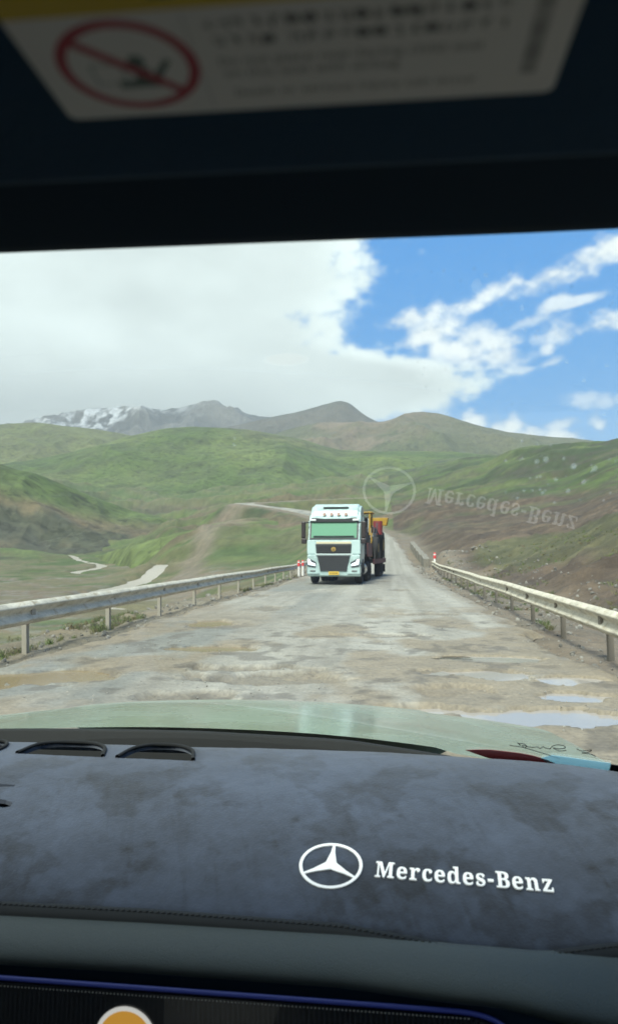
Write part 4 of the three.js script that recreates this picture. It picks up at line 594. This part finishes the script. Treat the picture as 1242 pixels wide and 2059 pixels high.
mesh('tailgate', box(1.66, 0.86, 0.10, CX, EYE - 0.72, 2.45, 0.04), bodyPaint, car);
mesh('rear_window', grid(6, 4, (u, v) => ({ p: C(CX + (u - 0.5) * lerp(1.6, 1.4, v), lerp(-0.3, 0.25, v), lerp(-2.42, -1.55, v)) })), glassMat, car);
{
  const st = new THREE.Group(); st.name = 'steering_wheel'; car.add(st); st.position.set(CX - 0.38, EYE - 0.40, -0.55); st.rotation.x = -0.42;
  mesh('rim', new THREE.TorusGeometry(0.185, 0.016, 10, 40), leather, st); mesh('hub', box(0.16, 0.12, 0.05, 0, -0.01, 0, 0.02), softBlack, st); mesh('spoke', merge([box(0.12, 0.035, 0.02, 0.115, 0, 0), box(0.12, 0.035, 0.02, -0.115, 0, 0), box(0.035, 0.12, 0.02, 0, -0.11, 0)]), softBlack, st); mesh('column', cyl(0.035, 0.045, 0.32, 14).rotateX(PI / 2).translate(0, -0.01, -0.17), softBlack, st);
}
/* suede dash cover with its cut-outs, hem and embroidery */
{
  const cover = group('dash_cover', 'slate blue suede dash cover with white embroidered star and lettering', 'dash cover');
  const X0 = -1.12, X1 = 0.37, NU = 150, NV = 60, TK = 0.006;
  const top = (x, f) => dashY(f, x) + 0.0016 * (fbm2(x * 9, f * 9, 4, 121) - 0.5) * 2 + 0.0005 * (fbm2(x * 60, f * 60, 2, 127) - 0.5);
  const pos = [], uv = [], idx = [], id = (i, j, b) => (b * (NV + 1) + j) * (NU + 1) + i;
  for (const b of [0, 1]) for (let j = 0; j <= NV; j++) for (let i = 0; i <= NU; i++) { const x = lerp(X0, X1, i / NU), f = lerp(zNear(x), zFar(x), j / NV); pos.push(...C(x, (b ? dashY(f, x) - TK : top(x, f)), f)); uv.push(x, f); }
  for (let j = 0; j < NV; j++) for (let i = 0; i < NU; i++) { const a = id(i, j, 0), b = id(i + 1, j, 0), c = id(i, j + 1, 0), d = id(i + 1, j + 1, 0); idx.push(a, b, d, a, d, c); const A = id(i, j, 1), B = id(i + 1, j, 1), E = id(i, j + 1, 1), D = id(i + 1, j + 1, 1); idx.push(A, D, B, A, E, D); }
  for (let i = 0; i < NU; i++) { idx.push(id(i, 0, 0), id(i, 0, 1), id(i + 1, 0, 1), id(i, 0, 0), id(i + 1, 0, 1), id(i + 1, 0, 0)); idx.push(id(i, NV, 0), id(i + 1, NV, 1), id(i, NV, 1), id(i, NV, 0), id(i + 1, NV, 0), id(i + 1, NV, 1)); }
  for (let j = 0; j < NV; j++) { idx.push(id(0, j, 0), id(0, j + 1, 1), id(0, j, 1), id(0, j, 0), id(0, j + 1, 0), id(0, j + 1, 1)); idx.push(id(NU, j, 0), id(NU, j, 1), id(NU, j + 1, 1), id(NU, j, 0), id(NU, j + 1, 1), id(NU, j + 1, 0)); }
  const g = new THREE.BufferGeometry(); g.setAttribute('position', new THREE.Float32BufferAttribute(pos, 3)); g.setAttribute('uv', new THREE.Float32BufferAttribute(uv, 2)); g.setIndex(idx); g.computeVertexNormals();
  // cut-outs over the demister vents and the sensor
  const cuts = [[[-0.565, 1.148], [-0.428, 1.143], [-0.447, 1.20], [-0.49, 1.252], [-0.53, 1.258], [-0.558, 1.215]], [[-0.405, 1.140], [-0.288, 1.137], [-0.305, 1.195], [-0.345, 1.245], [-0.378, 1.249], [-0.398, 1.2]], [[-0.78, 1.15], [-0.602, 1.148], [-0.605, 1.19], [-0.64, 1.248], [-0.70, 1.26], [-0.76, 1.245]], [[-0.56, 1.018], [-0.508, 1.024], [-0.508, 1.029], [-0.56, 1.032]], [[-0.56, 0.985], [-0.495, 0.970], [-0.486, 0.974], [-0.488, 0.982], [-0.50, 0.988], [-0.56, 0.998]]];
    const ev = new Evaluator(); ev.useGroups = false; let b = new Brush(g); b.updateMatrixWorld();
  for (const [k, c] of cuts.entries()) {
    const s = new THREE.Shape(); const P = c.map(([x, f]) => new THREE.Vector2(x, f)); if (k < 3) { s.moveTo(P[0].x, P[0].y); s.lineTo(P[1].x, P[1].y); s.splineThru(P.slice(2)); s.lineTo(P[0].x, P[0].y); } else s.setFromPoints(P);
    const q = new THREE.ExtrudeGeometry(s, { depth: 0.08, bevelEnabled: false, curveSegments: 8 }).rotateX(-PI / 2).translate(0, EYE - 0.37, 0); const cb = new Brush(q); cb.updateMatrixWorld(); b = ev.evaluate(b, cb, SUBTRACTION); b.updateMatrixWorld();
    if (k < 3) { // raised dark lip of the vent around the far side of the cut-out
      const c3 = new THREE.CatmullRomCurve3([P[1], ...P.slice(2), P[0]].map((p) => new THREE.Vector3(...C(p.x, dashY(p.y, p.x) + 0.002, p.y)))); mesh('cut_out_lip', new THREE.TubeGeometry(c3, 40, 0.003, 6), std(0.006, 0.007, 0.008, 0.95), cover);
    }
  }
  const nap = (u, v) => { const a = tileFbm(u, v, 4, 6, 301), w = tileFbm(u, v, 9, 5, 307), st = tileFbm((u + v * 0.35) % 1, v, 14, 4, 311); const fi = tileFbm(u, v, 60, 3, 331); const br = tileFbm((u * 2 + v * 0.5) % 1, (v * 0.5 + u) % 1, 22, 4, 337); return 0.62 + (a - 0.5) * 0.9 + (sst(0.52, 0.64, w) - 0.35) * -0.36 + (st - 0.5) * 0.35 + (sst(0.58, 0.72, br) - 0.3) * -0.12 + (fi - 0.5) * 0.4; };
  const napTex = dataTex(1024, (u, v) => { const s = nap(u, v); return [s, s, s]; }, false); const pile = dataTex(512, (u, v) => tileFbm(u, v, 64, 3, 317) * 0.55 + tileFbm(u, v, 10, 4, 321) * 0.45, false);
  const suede = phy(0.035, 0.046, 0.071, 0.85, { map: rep(napTex, 1.9, 1.9), bumpMap: rep(pile, 9, 9), bumpScale: 0.0007, sheen: 0.7, sheenColor: col(0.85, 0.9, 1), sheenRoughness: 0.95 });
  const cg = b.geometry; mesh('suede_sheet', cg, suede, cover);
  const edgePts = []; for (let i = 0; i <= 60; i++) { const x = lerp(X0, X1, i / 60), f = zNear(x); edgePts.push(C(x, dashY(f) - 0.0095, f - 0.005)); }
  mesh('hem', tube(edgePts, 0.0125, 200, 12), std(0.007, 0.009, 0.010, 0.8), cover);
  const sg = new THREE.CapsuleGeometry(0.0009, 0.0035, 3, 6).rotateZ(PI / 2 + 0.3); const stitches = []; for (let x = -0.62; x < 0.34; x += 0.0062) { const f = zNear(x); stitches.push(sg.clone().translate(...C(x, dashY(f) + 0.0026, f - 0.0085))); }
  mesh('stitching', merge(stitches), std(0.016, 0.018, 0.019, 0.8), cover).userData.kind = 'stuff';
  // embroidery: drawn flat in (along, up) around the star's centre, then laid onto the slope of the cover
  const arc = []; { let s = 0; for (let f = 0.75; f < 1.2; f += 0.001) { arc.push([s, f]); s += hypot(0.001, dashY(f + 0.001) - dashY(f)); } }
  const SX = -0.066, SF = 0.886, s0 = lin(arc.map(([s, f]) => [f, s]), SF), RT = -0.060;
  const lay = (g) => { const p = g.attributes.position; for (let i = 0; i < p.count; i++) { const a = p.getX(i), u = p.getY(i), h = p.getZ(i), A = a * cos(RT) - u * sin(RT), U = a * sin(RT) + u * cos(RT), f = lin(arc, s0 + U), k = 1.303 * max(0, 1.15 - f), n = sqrt(1 + k * k); p.setXYZ(i, ...C(SX + A, dashY(f) + 0.0012 + h / n, f - h * k / n)); } g.computeVertexNormals(); return g; };
  const thread = std(0.80, 0.80, 0.80, 0.7, { bumpMap: rep(pile, 14, 14), bumpScale: 0.0005 });
  const em = new THREE.Group(); em.name = 'star_emblem'; cover.add(em);
  const rs = new THREE.Shape(); rs.absarc(0, 0, 0.0352, 0, 2 * PI); const rh = new THREE.Path(); rh.absarc(0, 0, 0.0322, 0, 2 * PI, true); rs.holes.push(rh);
  const ex = { depth: 0.0012, bevelEnabled: true, bevelSize: 0.0003, bevelThickness: 0.0003, bevelSegments: 1, curveSegments: 32 };
  mesh('ring', lay(new THREE.ExtrudeGeometry(rs, ex)), thread, em);
  const star = new THREE.Shape(); for (let i = 0; i < 3; i++) { const a = PI / 2 + i * 2 * PI / 3; const pt = (r, d) => [cos(a + d) * r, sin(a + d) * r]; const seq = [pt(0.0066, -PI / 3), pt(0.020, -0.11), pt(0.0325, -0.028), pt(0.0325, 0.028), pt(0.020, 0.11)]; for (const q of seq) (i === 0 && q === seq[0]) ? star.moveTo(...q) : star.lineTo(...q); }
  mesh('star', lay(new THREE.ExtrudeGeometry(star, ex)), thread, em);
  const font = await new FontLoader().loadAsync('fonts/droid/droid_serif_bold.typeface.json');
  const word = 'Mercedes-Benz', widths = []; let total = 0; const size = 0.0255, letters = [];
  for (const ch of word) { const tg = new TextGeometry(ch, { font, size, depth: 0.0012, curveSegments: 5, bevelEnabled: true, bevelSize: 0.0002, bevelThickness: 0.0003, bevelSegments: 1 }); tg.computeBoundingBox(); const w = tg.boundingBox.max.x - tg.boundingBox.min.x; letters.push([tg, w, tg.boundingBox.min.x]); total += w; }
  const span = 0.1895, gap = 0.0026, sx = (span - gap * (word.length - 1)) / total; let cur = 0.050; const lt = new THREE.Group(); lt.name = 'lettering'; cover.add(lt);
  for (const [tg, w, m] of letters) { tg.translate(-m, 0, 0).scale(sx, 0.92, 1).translate(cur, -0.0125, 0); mesh('letter', lay(tg), thread, lt); cur += w * sx + gap; }
}
renderer.render(scene, camera);
